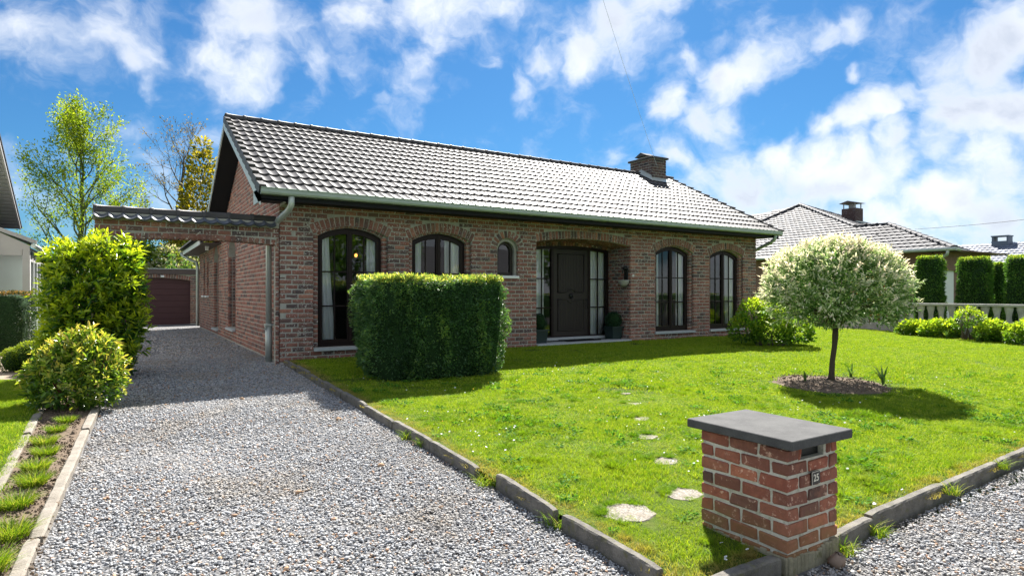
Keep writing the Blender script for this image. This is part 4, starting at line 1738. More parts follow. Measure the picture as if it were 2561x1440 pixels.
potted_ball(7.98, YF + .33, .052, 'clipped box ball in a dark square pot at the left side of the porch')
potted_ball(10.30, YF + .40, .052, 'clipped box ball in a dark square pot at the right side of the porch')

mt = MB()
mt.box(8.75, 9.75, YF + .22, YF + .60, .054, .070, .5, .004)
tag(mt.build('doormat', M['mat']), 'thin black doormat on the pale stone step', 'doormat')

lan = empty('wall_lantern', (7.715, YF + .36, 1.80), 'black wall lantern beside the left side light of the entrance', 'lantern')
b = MB()
b.tube([(0, 0, -.12), (.02, 0, -.16), (.10, 0, -.15), (.14, 0, -.10)], .010, 6)
b.box(-.005, .012, -.03, .03, -.20, -.02)
b.build('bracket', M['iron'], lan)
b = MB()
for k in range(4):
    a = math.pi / 4 + k * math.pi / 2
    b.tube([(.14 + .045 * math.cos(a), .045 * math.sin(a), -.10), (.14 + .075 * math.cos(a), .075 * math.sin(a), .08)], .006, 5)
b.lathe([(.05, -.10), (.05, -.115), (.0, -.13)], (.14, 0, 0), 6)
b.lathe([(.098, .08), (.07, .11), (.03, .15), (.012, .17), (.012, .20), (0, .21)], (.14, 0, 0), 6, smooth=False)
b.build('cage', M['iron'], lan)
b = MB()
b.lathe([(.042, -.10), (.068, .08)], (.14, 0, 0), 4, smooth=False)
b.build('glass', M['glass'], lan)

fo = empty('wall_fountain', (10.50, YF + .14, 1.45), 'small pale wall basin with a dark iron tap in the porch reveal', 'wall basin')
b = MB()
for k in range(9):
    pass
b.lathe([(0, -.10), (.06, -.095), (.11, -.05), (.135, .02), (.145, .05), (.125, .05), (.11, .01), (.0, -.03)], (-.10, 0, 0), 16)
b.build('basin', M['stoneware'], fo)
b = MB()
b.box(-.03, .005, -.06, .06, .05, .34, .5, .006)
b.lathe([(0, -.03), (.06, -.02), (.07, .02), (.04, .06), (0, .07)], (-.05, 0, .33), 12)
b.tube([(-.02, 0, .30), (-.12, 0, .30), (-.14, 0, .26), (-.14, 0, .22)], .014, 8)
b.build('tap', M['iron'], fo)
bell = MB()
bell.box(10.56, 10.61, YF - .016, YF + .004, 1.58, 1.64, .5, .004)
bo = bell.build('doorbell', M['white'])
tag(bo, 'small white doorbell on the brickwork right of the porch', 'doorbell')
bb = MB()
bb.lathe([(0, 0), (.010, 0), (.010, .005), (0, .007)], (0, 0, 0), 10)
bo2 = bb.build('button', M['stoneware'], bo)
bo2.matrix_local = Matrix.Translation((10.585, YF - .016, 1.61)) @ Matrix.Rotation(math.pi / 2, 4, 'X')

# ================================================================ LETTERBOX PILLAR
PX0, PX1, PY0, PY1 = 3.08, 3.56, 2.05, 2.65
PZ0, PZT = -.36, .348
pil = empty('letterbox_pillar', (3.305, 2.35, -.30), 'low brick letterbox pillar with dark slab cap and number plate', 'pillar')
po = Matrix.Translation((-3.305, -2.35, .30))
core = MB()
core.box(PX0 + .010, PX1 - .010, PY0 + .010, PY1 - .010, PZ0, .262)
core.box(PX0 + .010, PX0 + .125, PY0 + .010, PY1 - .010, .2621, PZT)
core.box(PX1 - .125, PX1 - .010, PY0 + .010, PY1 - .010, .2621, PZT)
core.box(PX0 + .1251, PX1 - .1251, PY0 + .48, PY1 - .010, .2621, PZT)
# rough plinth
pf = MB()
nv = 14
for k in range(nv):
    for (ax, ay, bx, by) in ((PX0 - .012, PY0 + .60 * k / nv, PX0 + .02, PY0 + .60 * (k + 1) / nv), (PX0 + .48 * k / nv, PY0 - .012, PX0 + .48 * (k + 1) / nv, PY0 + .02)):
        pf.box(ax, bx, ay, by, PZ0, -.262 + .030 * noise.noise(Vector((ax * 9, ay * 9, 3))) + random.uniform(-.006, .006), .5, .004)
c_ = pf.build('mortar_footing', M['mortar_moss'], pil)
c_.matrix_local = po
c_ = core.build('mortar_core', M['mortar_pillar'], pil)
c_.matrix_local = po
sl = MB()
sl.box(PX0 + .126, PX1 - .126, PY0 + .045, PY0 + .06, .263, PZT - .001)
c_ = sl.build('slot_dark_panel', M['iron'], pil)  # dark panel put in to paint the shade inside the slot
c_.matrix_local = po
pcourse, ph = .0832, .067


def pillar_brick(x0, x1, y0, y1, z0, z1):
    b = MB()
    b.box(x0, x1, y0, y1, z0, z1, random.choice(TONES[:11] + [.95, .84, .42, .46, .88, .42]), .006)
    r = random.Random(int(x0 * 977 + y0 * 3571 + z0 * 7919 + 5000))
    cx_, cy_, cz_ = (x0 + x1) / 2, (y0 + y1) / 2, (z0 + z1) / 2
    # break the edges and push the corners about
    sh = {}
    for i, v in enumerate(b.v):
        key = (v[0] > cx_, v[1] > cy_, v[2] > cz_)
        if key not in sh:
            sh[key] = (r.uniform(-.004, .004), r.uniform(-.004, .004), r.uniform(-.006, .006))
        s = sh[key]
        b.v[i] = (v[0] + s[0] + r.uniform(-.0025, .0025), v[1] + s[1] + r.uniform(-.0025, .0025), v[2] + s[2] + r.uniform(-.003, .003))
    o = b.build('brick', M['brick_pillar'], pil)
    o.matrix_local = po


J = .016
for row in range(8):
    zb = PZT - .004 - (row + 1) * pcourse + (pcourse - ph) / 2
    zt = zb + ph
    if row % 2 == 0:
        ys = [PY0, PY0 + .2, PY0 + .4, PY1 + J]
        for k in range(3):
            pillar_brick(PX0, PX0 + .10, ys[k], ys[k + 1] - J, zb, zt)
            pillar_brick(PX1 - .10, PX1, ys[k] + (.11 if k == 0 else 0), ys[k + 1] - J, zb, zt)
        xs_ = [PX0 + .10 + J, PX0 + .30 + J, PX1 + J]
        if row == 0:
            pillar_brick(PX0 + .10 + J * .6, PX0 + .130, PY0, PY0 + .10, zb, zt)
            pillar_brick(PX1 - .105, PX1 - .065, PY0, PY0 + .10, zb, zt)
            pillar_brick(PX1 - .05, PX1, PY0, PY0 + .10, zb, zt)
        else:
            pillar_brick(xs_[0], xs_[1] - J, PY0, PY0 + .10, zb, zt)
            pillar_brick(xs_[1], PX1, PY0, PY0 + .10, zb, zt)
    else:
        xs_ = [PX0, PX0 + .2, PX0 + .4, PX1 + J]
        for k in range(3):
            pillar_brick(xs_[k], xs_[k + 1] - J, PY0, PY0 + .10, zb, zt)
        ys = [PY0 + .10 + J, PY0 + .30 + J, PY0 + .50 + J, PY1]
        for k in range(3):
            pillar_brick(PX0, PX0 + .10, ys[k], ys[k + 1] - (J if k < 2 else 0), zb, zt)
        pillar_brick(PX1 - .10, PX1, PY0 + .12, PY1, zb, zt)
b = MB()
b.box(3.022, 3.605, 1.985, 2.715, .350, .402, .5, .004)
c_ = b.build('cap_slab', M['cap'], pil)
c_.matrix_local = po
plt = empty('number_plate')
plt.parent = pil
plt.matrix_local = po @ Matrix.Translation((3.322, PY0 - .010, .150)) @ Matrix.Rotation(math.radians(-2), 4, 'Y')
b = MB()
b.box(-.041, .041, -.004, .006, -.037, .037, .5, .002)
b.build('plate', M['plate'], plt)
b = MB()
for (x0, x1, z0, z1) in ((-.041, .041, .0345, .037), (-.041, -.0385, -.036, .036)):
    b.box(x0, x1, -.0052, -.0041, z0, z1)
b.build('plate_edge', M['figures'], plt)
fc = bpy.data.curves.new('figures', 'FONT')
fc.body = '25'
fc.size = .056
fc.align_x = 'CENTER'
fc.align_y = 'CENTER'
fc.extrude = .0006
fc.offset = .0009
fc.space_character = 1.05
fc.materials.append(M['figures'])
fo_ = bpy.data.objects.new('figures', fc)
COL.objects.link(fo_)
fo_.parent = plt
fo_.matrix_local = Matrix.Translation((0, -.0052, 0)) @ Matrix.Rotation(math.pi / 2, 4, 'X') @ Matrix.Diagonal((.9, 1, 1, 1))

# ================================================================ KERBS
def kerb_stone(parent, p0, p1, width, top, depth, mat, bev=.008):
    """a kerb stone from p0 to p1 (x, y), its top at ground + top"""
    dx, dy = p1[0] - p0[0], p1[1] - p0[1]
    L = math.hypot(dx, dy)
    b = MB()
    r = random.Random(int(abs(p0[0] * 100 + p0[1] * 37) * 10))
    hw = width / 2
    prof = [(-hw, -depth), (-hw, -.012), (-hw * .72, -.001), (hw * .70, 0.0), (hw, -.010), (hw, -depth * .4), (hw, -depth)]
    ns = max(6, int(L / .055))
    n_ = len(prof)
    vs, fs = [], []
    chips = [(r.uniform(0, ns), r.uniform(.001, .004), r.choice((1, 4))) for _ in range(6)]
    for k in range(ns + 1):
        x = -L / 2 + .005 + (L - .010) * k / ns
        e_ = .010 if k in (0, ns) else (.003 if k in (1, ns - 1) else 0)
        for i, (yy, zz) in enumerate(prof):
            d_ = sum(c[1] * max(0, 1 - abs(k - c[0]) / .8) for c in chips if abs(i - c[2]) <= 1)
            j_ = .0016 if -depth < zz else 0
            vs.append((x + r.uniform(-j_, j_), yy * (1 - e_ * 6) + r.uniform(-j_, j_), zz - (e_ if zz > -.05 else 0) - (d_ if zz > -.05 else 0) + r.uniform(-j_, j_)))
    for k in range(ns):
        for i in range(n_ - 1):
            fs.append((k * n_ + i, (k + 1) * n_ + i, (k + 1) * n_ + i + 1, k * n_ + i + 1))
    fs.append(tuple(range(n_)))
    fs.append(tuple(range(ns * n_, (ns + 1) * n_))[::-1])
    b.add(vs, fs)
    o = recalc(b.build('kerb_stone', mat, parent))
    mx, my = (p0[0] + p1[0]) / 2, (p0[1] + p1[1]) / 2
    slope = math.atan2(ground(p1[1]) - ground(p0[1]), L)
    o.matrix_local = Matrix.Translation((mx + r.uniform(-.008, .008), my, ground(my) + top + r.uniform(-.012, .010))) @ Matrix.Rotation(math.atan2(dy, dx) + r.uniform(-.008, .008), 4, 'Z') @ Matrix.Rotation(-slope + r.uniform(-.006, .006), 4, 'Y')


k1 = empty('drive_kerb', (0, 0, 0), 'grey concrete kerb between the gravel drive and the front lawn')
k1['kind'] = 'structure'
ys = [11.15, 10.35, 9.55, 8.74, 7.85, 6.95, 6.05, 5.15, 4.27]
for a, b_ in zip(ys[:-1], ys[1:]):
    kerb_stone(k1, (2.375, a), (2.375, b_), .052, .048, .22, M['kerb'])
kerb_stone(k1, (2.40, 4.02), (2.345, 3.20), .052, .060, .22, M['kerb'])
kerb_stone(k1, (2.365, 3.14), (2.36, 2.30), .052, .050, .22, M['kerb'])
kerb_stone(k1, (2.36, 2.28), (2.36, 1.40), .060, .035, .22, M['kerb'])
k2 = empty('street_kerb', (0, 0, 0), 'grey concrete kerb between the front lawn and the street gravel')
k2['kind'] = 'structure'
kerb_stone(k2, (2.42, 2.09), (3.03, 2.085), .062, .060, .22, M['kerb'])
xs_ = [3.58, 4.09, 5.20, 6.30, 7.40, 8.5, 9.6, 10.7, 11.8]
for k, (a, b_) in enumerate(zip(xs_[:-1], xs_[1:])):
    y = 2.10 + .05 * k
    kerb_stone(k2, (a, y), (b_, y + .045), .062, .055 - .003 * (k % 3), .22, M['kerb'])
k3 = empty('bed_kerb', (0, 0, 0), 'pale kerb stones between the planted strip and the gravel drive')
k3['kind'] = 'structure'
ys = [14.6, 13.7, 12.8, 11.9, 11.0, 10.1, 9.2, 8.25, 7.3, 6.35, 5.42, 4.48, 3.55, 2.6, 1.8]
for a, b_ in zip(ys[:-1], ys[1:]):
    xa, xb = [(-.22 if y > 8.8 else -.22 - .21 * (8.8 - y) / 4.9) for y in (a, b_)]
    kerb_stone(k3, (xa - .03, a), (xb - .03, b_), .075, .010, .2, M['bedkerb'])
k4 = empty('lawn_kerb', (0, 0, 0), 'pale kerb stones between the left lawn and the planted strip')
k4['kind'] = 'structure'
for a, b_ in zip(ys[3:-1], ys[4:]):
    kerb_stone(k4, (-.77, a), (-.77, b_), .075, .020, .2, M['bedkerb'])

# ================================================================ STEPPING STONES
STEPS = [(2.80, 3.02, .18, 'stepping stone nearest the kerb corner, the largest in view'), (3.40, 3.08, .14, 'stepping stone just left of the brick pillar, half hidden behind it'),
         (3.86, 3.72, .125, 'third stepping stone of the curved row counted from the kerb corner'), (4.30, 4.38, .115, 'fourth stepping stone of the curved row counted from the kerb corner'),
         (4.79, 4.97, .11, 'fifth stepping stone of the curved row counted from the kerb corner'), (5.27, 5.61, .105, 'sixth stepping stone of the curved row counted from the kerb corner'),
         (5.66, 6.16, .08, 'seventh stepping stone, the farthest still showing in the grass')]
for i, (x, y, r, lab) in enumerate(STEPS):
    b = MB()
    n = 18
    rr = random.Random(i + 40)
    pr = [r * (1 + rr.uniform(-.13, .13)) for _ in range(n)]
    top = [(x + pr[k] * math.cos(2 * math.pi * k / n), y + pr[k] * .85 * math.sin(2 * math.pi * k / n)) for k in range(n)]
    gz = [ground(p[1]) + .020 for p in top]
    vs = [(p[0], p[1], z_) for p, z_ in zip(top, gz)] + [(p[0] + (p[0] - x) * .06, p[1] + (p[1] - y) * .06, z_ - .012) for p, z_ in zip(top, gz)] + [(p[0], p[1], z_ - .06) for p, z_ in zip(top, gz)]
    fs = [tuple(range(n))]
    for j in range(2):
        for k in range(n):
            k2_ = (k + 1) % n
            fs.append(((j + 1) * n + k, (j + 1) * n + k2_, j * n + k2_, j * n + k))
    b.add(vs, fs)
    tag(b.build('stepping_stone', M['stepping']), lab, 'stepping stone', 'stepping stones across the front lawn')

rk = MB()
rk.lathe([(0, -.04), (.05, -.03), (.062, 0), (.045, .03), (0, .042)], (0, 0, 0), 9)
rr = random.Random(4)
rk.v = [(x + rr.uniform(-.01, .01), y * .75 + rr.uniform(-.01, .01), z_ + rr.uniform(-.008, .008)) for x, y, z_ in rk.v]
tag(rk.build('rock', simple('brown_stone', (.24, .18, .14), .85, .2, 0, .3, 20, .4), None, (3.42, 1.97, -.315)), 'brown fist-sized rock on the gravel at the foot of the letterbox pillar', 'rock')


# ================================================================ CLIPPED HEDGES AND SHRUBS
def superpt(t, a, b, p):
    c, s = math.cos(t), math.sin(t)
    return (a * math.copysign(abs(c) ** (2 / p), c), b * math.copysign(abs(s) ** (2 / p), s))


def clipped(name, loc, a, b, h, label, cat, mat, n, L, W, p=6.0, taper=0.0, core='core', group=None, round_top=.10, tip=.12, rough=.03, foot=0.0, rotz=0.0, gap=0.0, shoots_n=0):
    """a clipped block of foliage: half sizes a, b, height h; leaves in a thin shell over a dark core"""
    root = empty(name, loc, label, cat, group)
    root.rotation_euler = (0, 0, rotz)
    # outline sampled by arc length
    ts = np.linspace(0, 2 * math.pi, 721)
    O = np.array([superpt(t, a, b, p) for t in ts])
    seg = np.linalg.norm(np.diff(O, axis=0), axis=1)
    cum = np.concatenate([[0], np.cumsum(seg)])
    side_area, top_area = cum[-1] * h, 3.6 * a * b
    ns = int(n * side_area / (side_area + top_area))
    nt = n - ns
    u = rng.uniform(0, cum[-1], ns)
    xo = np.interp(u, cum, O[:, 0])
    yo = np.interp(u, cum, O[:, 1])
    zz = h * rng.random(ns) ** 0.95
    f = 1 - taper * (zz / h)
    f *= 1 - foot * np.clip(1 - zz / (h * .25), 0, 1) ** 2
    rt = np.clip((zz - (h - round_top)) / round_top, 0, 1)
    f *= 1 - (round_top * .55 / min(a, b)) * (1 - np.sqrt(np.maximum(0, 1 - rt ** 2)))
    lump = np.array([.8 * noise.noise(Vector((x_ * 3.1, y_ * 3.1, z_ * 1.2 + 9))) + .6 * noise.noise(Vector((x_ * 7, y_ * 7, z_ * 4.5))) + .4 * noise.noise(Vector((x_ * 15, y_ * 15, z_ * 13))) for x_, y_, z_ in zip(xo, yo, zz)])
    f2 = f + (lump * rough - np.abs(rng.normal(0, .025, ns))) / max(min(a, b), .3)
    P = np.stack([xo * f2, yo * f2, zz], 1)
    nx = np.sign(xo) * (np.abs(xo / a) ** (p - 1)) / a
    ny = np.sign(yo) * (np.abs(yo / b) ** (p - 1)) / b
    D = unit(np.stack([nx, ny, np.full(ns, .22)], 1))
    if gap > 0:
        g_ = np.array([noise.noise(Vector((x_ * 5 + 30, y_ * 5, z_ * 1.1))) for x_, y_, z_ in zip(xo, yo, zz)])
        keep = (g_ < gap + .25 * zz / h) | (rng.random(ns) < .22)
        P, D, lump, zz = P[keep], D[keep], lump[keep], zz[keep]
        ns = len(P)
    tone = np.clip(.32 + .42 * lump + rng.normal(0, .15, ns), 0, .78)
    # top
    tt = rng.uniform(0, 2 * math.pi, nt)
    rr_ = np.sqrt(rng.random(nt))
    xy = np.array([superpt(t, a, b, p) for t in tt]) * rr_[:, None] * (1 - taper) * .97
    lz = np.array([noise.noise(Vector((x_ * 6, y_ * 6, 4))) for x_, y_ in xy])
    Pt = np.stack([xy[:, 0], xy[:, 1], h + lz * rough * .9 + rng.uniform(-.03, .03, nt)], 1)
    Dt = unit(np.stack([rng.normal(0, .35, nt), rng.normal(0, .35, nt), np.ones(nt)], 1))
    tone_t = np.clip(.55 + rng.normal(0, .25, nt) + tip, 0, 1)
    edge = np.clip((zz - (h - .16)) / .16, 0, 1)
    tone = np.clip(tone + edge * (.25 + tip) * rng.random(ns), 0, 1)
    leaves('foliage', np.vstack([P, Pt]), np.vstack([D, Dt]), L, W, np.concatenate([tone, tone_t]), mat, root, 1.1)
    if shoots_n:
        tt = rng.uniform(0, 2 * math.pi, shoots_n)
        xy = np.array([superpt(t, a, b, p) for t in tt]) * (np.sqrt(rng.random(shoots_n)) ** .5)[:, None] * .96
        Ps = np.stack([xy[:, 0], xy[:, 1], np.full(shoots_n, h - .01)], 1)
        p2, d2, t2, s2 = shoots(Ps, unit(np.stack([rng.normal(0, .3, shoots_n), rng.normal(0, .3, shoots_n), np.ones(shoots_n)], 1)), 9, rng.uniform(.03, .09, shoots_n).repeat(9), .7, 1.0)
        leaves('young_shoots', p2, d2, .026, .011, np.clip(t2 + .1, .6, 1), mat, root, .8)
    # core
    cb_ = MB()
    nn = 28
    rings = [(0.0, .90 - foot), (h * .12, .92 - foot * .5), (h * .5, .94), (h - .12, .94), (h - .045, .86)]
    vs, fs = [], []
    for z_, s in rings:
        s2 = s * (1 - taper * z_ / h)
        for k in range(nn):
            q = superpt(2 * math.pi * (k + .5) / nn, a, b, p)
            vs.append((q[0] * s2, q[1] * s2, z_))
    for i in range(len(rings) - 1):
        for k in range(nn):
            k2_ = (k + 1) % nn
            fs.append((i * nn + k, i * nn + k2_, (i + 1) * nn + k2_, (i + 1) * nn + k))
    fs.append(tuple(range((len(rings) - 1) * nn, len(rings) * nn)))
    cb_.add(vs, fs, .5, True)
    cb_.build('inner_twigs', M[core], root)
    return root


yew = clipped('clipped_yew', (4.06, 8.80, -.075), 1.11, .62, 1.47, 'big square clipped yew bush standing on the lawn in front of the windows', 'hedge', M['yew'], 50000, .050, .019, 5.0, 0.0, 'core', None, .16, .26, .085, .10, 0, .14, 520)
st = MB()
for k in range(5):
    st.tube([(-.7 + .33 * k, -.40 + .08 * (k % 2), -.02), (-.66 + .33 * k, -.46, .45)], [.02, .012], 6)
st.build('stem', M['bark'], yew)
clipped('dark_hedge', (-3.6, 16.0, 0.0), 2.05, .55, 1.18, 'long dark clipped hedge below the neighbouring conservatory', 'hedge', M['yew_dark'], 26000, .045, .018, 9.0, 0, 'core', None, .08, .30, .03)
TOPI = [(21.75, 9.52, .40, 2.30, 'clipped conifer block beyond the balustrade, leftmost and next to the white garage door'),
        (21.70, 8.28, .44, 2.20, 'broad clipped conifer block beyond the balustrade, just right of the white garage door'),
        (23.4, 8.35, .30, 2.08, 'clipped conifer block standing farther back between two broader ones'),
        (21.70, 6.98, .52, 2.20, 'clipped conifer block beyond the balustrade cut by the edge of the photo')]
for x, y, r, h, lab in TOPI:
    clipped('clipped_conifer', (x, y, 0), r * .8, r, h, lab, 'hedge', M['thuja'], 9000, .075, .030, 4.0, .16, 'core', 'clipped conifers beyond the balustrade', .18, .3, .05)

# laurel beside the arch: the spread runs across the view (direction R)
RX, RY = YAW_S, -YAW_C


def across(spheres, cx_, cy_):
    return [(cx_ + RX * a + YAW_C * f, cy_ + RY * a + YAW_S * f, z_, r) for a, f, z_, r in spheres]


lau = empty('laurel_shrub', (-.40, 10.75, -.03), 'tall glossy laurel shrub with yellow-green young shoots beside the brick arch', 'shrub')
sp = across([(-.16, 0, 1.58, .38), (.20, .05, 1.62, .38), (.04, 0, 1.33, .52), (.40, .05, 1.20, .30), (-.24, 0, 1.10, .38), (.08, -.05, .85, .50), (.38, 0, .72, .32), (.34, -.05, .42, .30), (.12, -.05, .30, .38), (-.20, -.05, .50, .38)], 0, 0)
P, N = shell(sp, 1150, .35, .05)
P[:, 2] *= 1.0
D = unit(N * .75 + np.array([0, 0, .75]) + rng.normal(0, .35, N.shape))
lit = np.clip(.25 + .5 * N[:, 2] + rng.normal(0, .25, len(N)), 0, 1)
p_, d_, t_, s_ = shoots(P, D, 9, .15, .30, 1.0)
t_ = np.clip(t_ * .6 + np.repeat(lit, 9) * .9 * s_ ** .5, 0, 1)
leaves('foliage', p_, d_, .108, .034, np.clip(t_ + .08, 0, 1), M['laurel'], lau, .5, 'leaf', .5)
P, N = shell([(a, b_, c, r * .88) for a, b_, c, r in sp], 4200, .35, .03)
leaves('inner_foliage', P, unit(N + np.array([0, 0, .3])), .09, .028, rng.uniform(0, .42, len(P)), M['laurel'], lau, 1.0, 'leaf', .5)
b = MB()
for k in range(9):
    a = rng.uniform(-.45, .45)
    b.tube([(RX * a * .4, RY * a * .4, -.02), (RX * a * .8, RY * a * .8, .6), (RX * a * 1.2 + .05, RY * a * 1.2, 1.35)], [.018, .013, .006], 6)
b.build('stem', M['bark'], lau)

pie = empty('bronze_tipped_shrub', (-.46, 8.60, -.085), 'low evergreen shrub with bronze new tips in front of the laurel', 'shrub')
sp = across([(-.08, 0, .46, .28), (.18, 0, .40, .28), (-.20, -.05, .28, .27), (.06, .05, .62, .20), (.0, -.12, .20, .34), (.26, -.05, .22, .26), (-.30, 0, .52, .12), (.24, .05, .58, .14)], 0, 0)
P, N = shell(sp, 520, .3, .03)
D = unit(N * .7 + np.array([0, 0, .8]) + rng.normal(0, .3, N.shape))
p_, d_, t_, s_ = shoots(P, D, 8, .10, .35, 1.0)
leaves('foliage', p_, d_, .070, .025, np.clip(t_ + .15 * np.repeat(N[:, 2], 8) * s_, 0, 1), M['pieris'], pie, .6, 'leaf', .5, .2)
P, N = shell([(a, b_, c, r * .85) for a, b_, c, r in sp], 1800, .4, .02)
leaves('inner_foliage', P, unit(N + np.array([0, 0, .2])), .075, .028, rng.uniform(0, .5, len(P)), M['pieris'], pie, 1.0, 'leaf', .5)
P, N = shell([(a, b_, c, r) for a, b_, c, r in sp], 260, .05, .35)
leaves('flower_spikes', P, unit(np.array([0, 0, 1.0]) + N * .25), .085, .012, rng.uniform(.85, 1, len(P)), M['pieris'], pie, .2)
b = MB()
for k in range(10):
    a = rng.uniform(-.3, .3)
    b.tube([(RX * a * .3, RY * a * .3, -.02), (RX * a, RY * a + rng.uniform(-.1, .1), .30), (RX * a * 1.3, RY * a * 1.3, .62)], [.012, .008, .004], 5)
b.build('stem', simple('reddish_stem', (.16, .06, .04), .8, .2), pie)

gb_ = empty('golden_bush', (-1.33, 11.95, -.01), 'small yellow-green clipped bush at the foot of the dark hedge', 'shrub')
sp = across([(-.10, 0, .17, .20), (.10, .05, .24, .22), (.28, .1, .30, .20)], 0, 0)
P, N = shell(sp, 4200, .15, .01)
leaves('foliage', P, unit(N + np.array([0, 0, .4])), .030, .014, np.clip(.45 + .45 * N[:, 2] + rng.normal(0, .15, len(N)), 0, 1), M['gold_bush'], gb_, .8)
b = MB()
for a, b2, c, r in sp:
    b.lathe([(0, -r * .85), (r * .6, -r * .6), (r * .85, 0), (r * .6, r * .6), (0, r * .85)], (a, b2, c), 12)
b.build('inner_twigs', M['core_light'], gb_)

# ================================================================ STANDARD WILLOW
wil = empty('standard_willow', (9.24, 5.42, ground(5.42) + .03), 'small round-headed standard tree with cream-tipped leaves on the lawn', 'tree')
b = MB()
tp = [(0, 0, -.03), (.015, 0, .10), (.035, .0, .30), (.075, -.01, .52), (.095, -.01, .68), (.10, -.01, .80)]
b.tube(tp, [.056, .044, .039, .038, .046, .040], 10)
trunk = b.build('trunk', M['bark'], wil)
CW = Vector((.09, 0, 1.34))
br = MB()
tips = []
for k in range(26):
    a = k * 2.399
    e = rng.uniform(.05, 1.3)
    d = Vector((math.cos(a) * math.cos(e), math.sin(a) * math.cos(e), math.sin(e)))
    p0 = Vector((.10, -.01, .78))
    p2 = CW + Vector((d.x * .85, d.y * .85, (d.z - .35) * .55))
    p1 = (p0 + p2) / 2 + Vector((0, 0, .10))
    br.tube([p0, p0.lerp(p1, .5) + Vector((0, 0, .04)), p1, p2], [.022, .015, .010, .004], 5)
br.build('branches', M['bark'], wil)
n = 2300
d = unit(rng.normal(0, 1, (n, 3)))
d[:, 2] = np.where(d[:, 2] < -.55, -d[:, 2], d[:, 2])
lump = np.array([noise.noise(Vector(v) * 2.6) + .5 * noise.noise(Vector(v) * 6.5) for v in d])
rad = (.80 + .20 * rng.random(n) ** .7) * (1 + .14 * lump)
hang = np.clip(-d[:, 2] - .2, 0, 1)
P = np.stack([d[:, 0] * .93 * rad + CW.x, d[:, 1] * .93 * rad + CW.y, d[:, 2] * .70 * rad + CW.z - hang * .34 * rng.random(n)], 1)
D = unit(d * .8 + np.array([0, 0, .40]) + rng.normal(0, .35, (n, 3)))
per = 9
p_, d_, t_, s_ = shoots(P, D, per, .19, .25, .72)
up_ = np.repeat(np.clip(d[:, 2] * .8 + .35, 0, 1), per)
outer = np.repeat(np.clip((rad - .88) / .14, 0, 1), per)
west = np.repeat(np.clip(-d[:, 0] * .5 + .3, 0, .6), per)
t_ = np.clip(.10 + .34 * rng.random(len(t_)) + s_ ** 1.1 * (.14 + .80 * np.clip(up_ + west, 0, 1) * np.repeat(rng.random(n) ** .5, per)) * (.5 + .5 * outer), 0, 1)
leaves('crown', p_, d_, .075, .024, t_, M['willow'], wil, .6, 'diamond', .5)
n = 7000
d = unit(rng.normal(0, 1, (n, 3)))
r_ = (.35 + .5 * rng.random(n))
P = np.stack([d[:, 0] * .92 * r_ + CW.x, d[:, 1] * .92 * r_ + CW.y, d[:, 2] * .66 * r_ + CW.z], 1)
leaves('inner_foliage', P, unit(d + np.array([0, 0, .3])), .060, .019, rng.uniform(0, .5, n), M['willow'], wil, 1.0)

# bulbs in the round bed
def strap_plant(name, x, y, z, n, h, label, cat, group=None, mat=None, w_=.034):
    o = empty(name, (x, y, z), label, cat, group)
    V, F, T = [], [], []
    for k in range(n):
        a = rng.uniform(0, 2 * math.pi)
        lean = rng.uniform(.15, .8)
        hh = h * rng.uniform(.6, 1.1)
        dx, dy = math.cos(a), math.sin(a)
        sx, sy = -dy, dx
        b0 = len(V)
        for j, t in enumerate((0, .35, .7, 1.0)):
            r = lean * hh * t ** 1.6
            zz = hh * (t - .25 * lean * t * t)
            ww = w_ * (1, .95, .7, .08)[j] / 2
            V += [(dx * r + sx * ww, dy * r + sy * ww, zz), (dx * r - sx * ww, dy * r - sy * ww, zz)]
        for j in range(3):
            F.append((b0 + 2 * j, b0 + 2 * j + 1, b0 + 2 * j + 3, b0 + 2 * j + 2))
            T.append(rng.uniform(.1, .8))
    link('leaves', mesh_from('leaves', V, F, T, True), mat or M['daffodil'], o)
    return o


gz = ground(5.2) + .05
strap_plant('bulb_plant', 8.72, 5.52, gz, 6, .20, 'short yellowing bulb leaves left of the trunk in the round soil bed', 'plant', 'bulb plants in the round soil bed')
strap_plant('bulb_plant', 9.72, 5.38, gz, 10, .24, 'pale green bulb leaves right behind the trunk in the round soil bed', 'plant', 'bulb plants in the round soil bed')
strap_plant('bulb_plant', 9.50, 4.78, gz - .015, 8, .33, 'tall dark bulb leaves at the front edge of the round soil bed', 'plant', 'bulb plants in the round soil bed')

# ================================================================ SHRUBS AT THE RIGHT
def leafy(name, loc, spheres, n, L, W, mat, label, cat, group=None, tone=(.2, 1.0), stems=8, stem_mat='twig', zmin=.03, inner=True, shape='diamond'):
    o = empty(name, loc, label, cat, group)
    P, N = shell(spheres, n, .45, zmin)
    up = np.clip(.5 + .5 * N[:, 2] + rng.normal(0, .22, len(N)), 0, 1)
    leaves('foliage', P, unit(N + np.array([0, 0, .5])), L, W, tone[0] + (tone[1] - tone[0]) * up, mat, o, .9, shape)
    if stems:
        b = MB()
        for k in range(stems):
            s = spheres[k % len(spheres)]
            q = unit(rng.normal(0, 1, (1, 3)))[0] * s[3] * .7
            b.tube([(s[0] * .35 + rng.uniform(-.08, .08), s[1] * .35 + rng.uniform(-.08, .08), -.02), (s[0] * .8, s[1] * .8, s[2] * .55), (s[0] + q[0], s[1] + q[1], s[2] + abs(q[2]))], [.014, .009, .004], 5)
        b.build('stems', M[stem_mat], o)
    return o


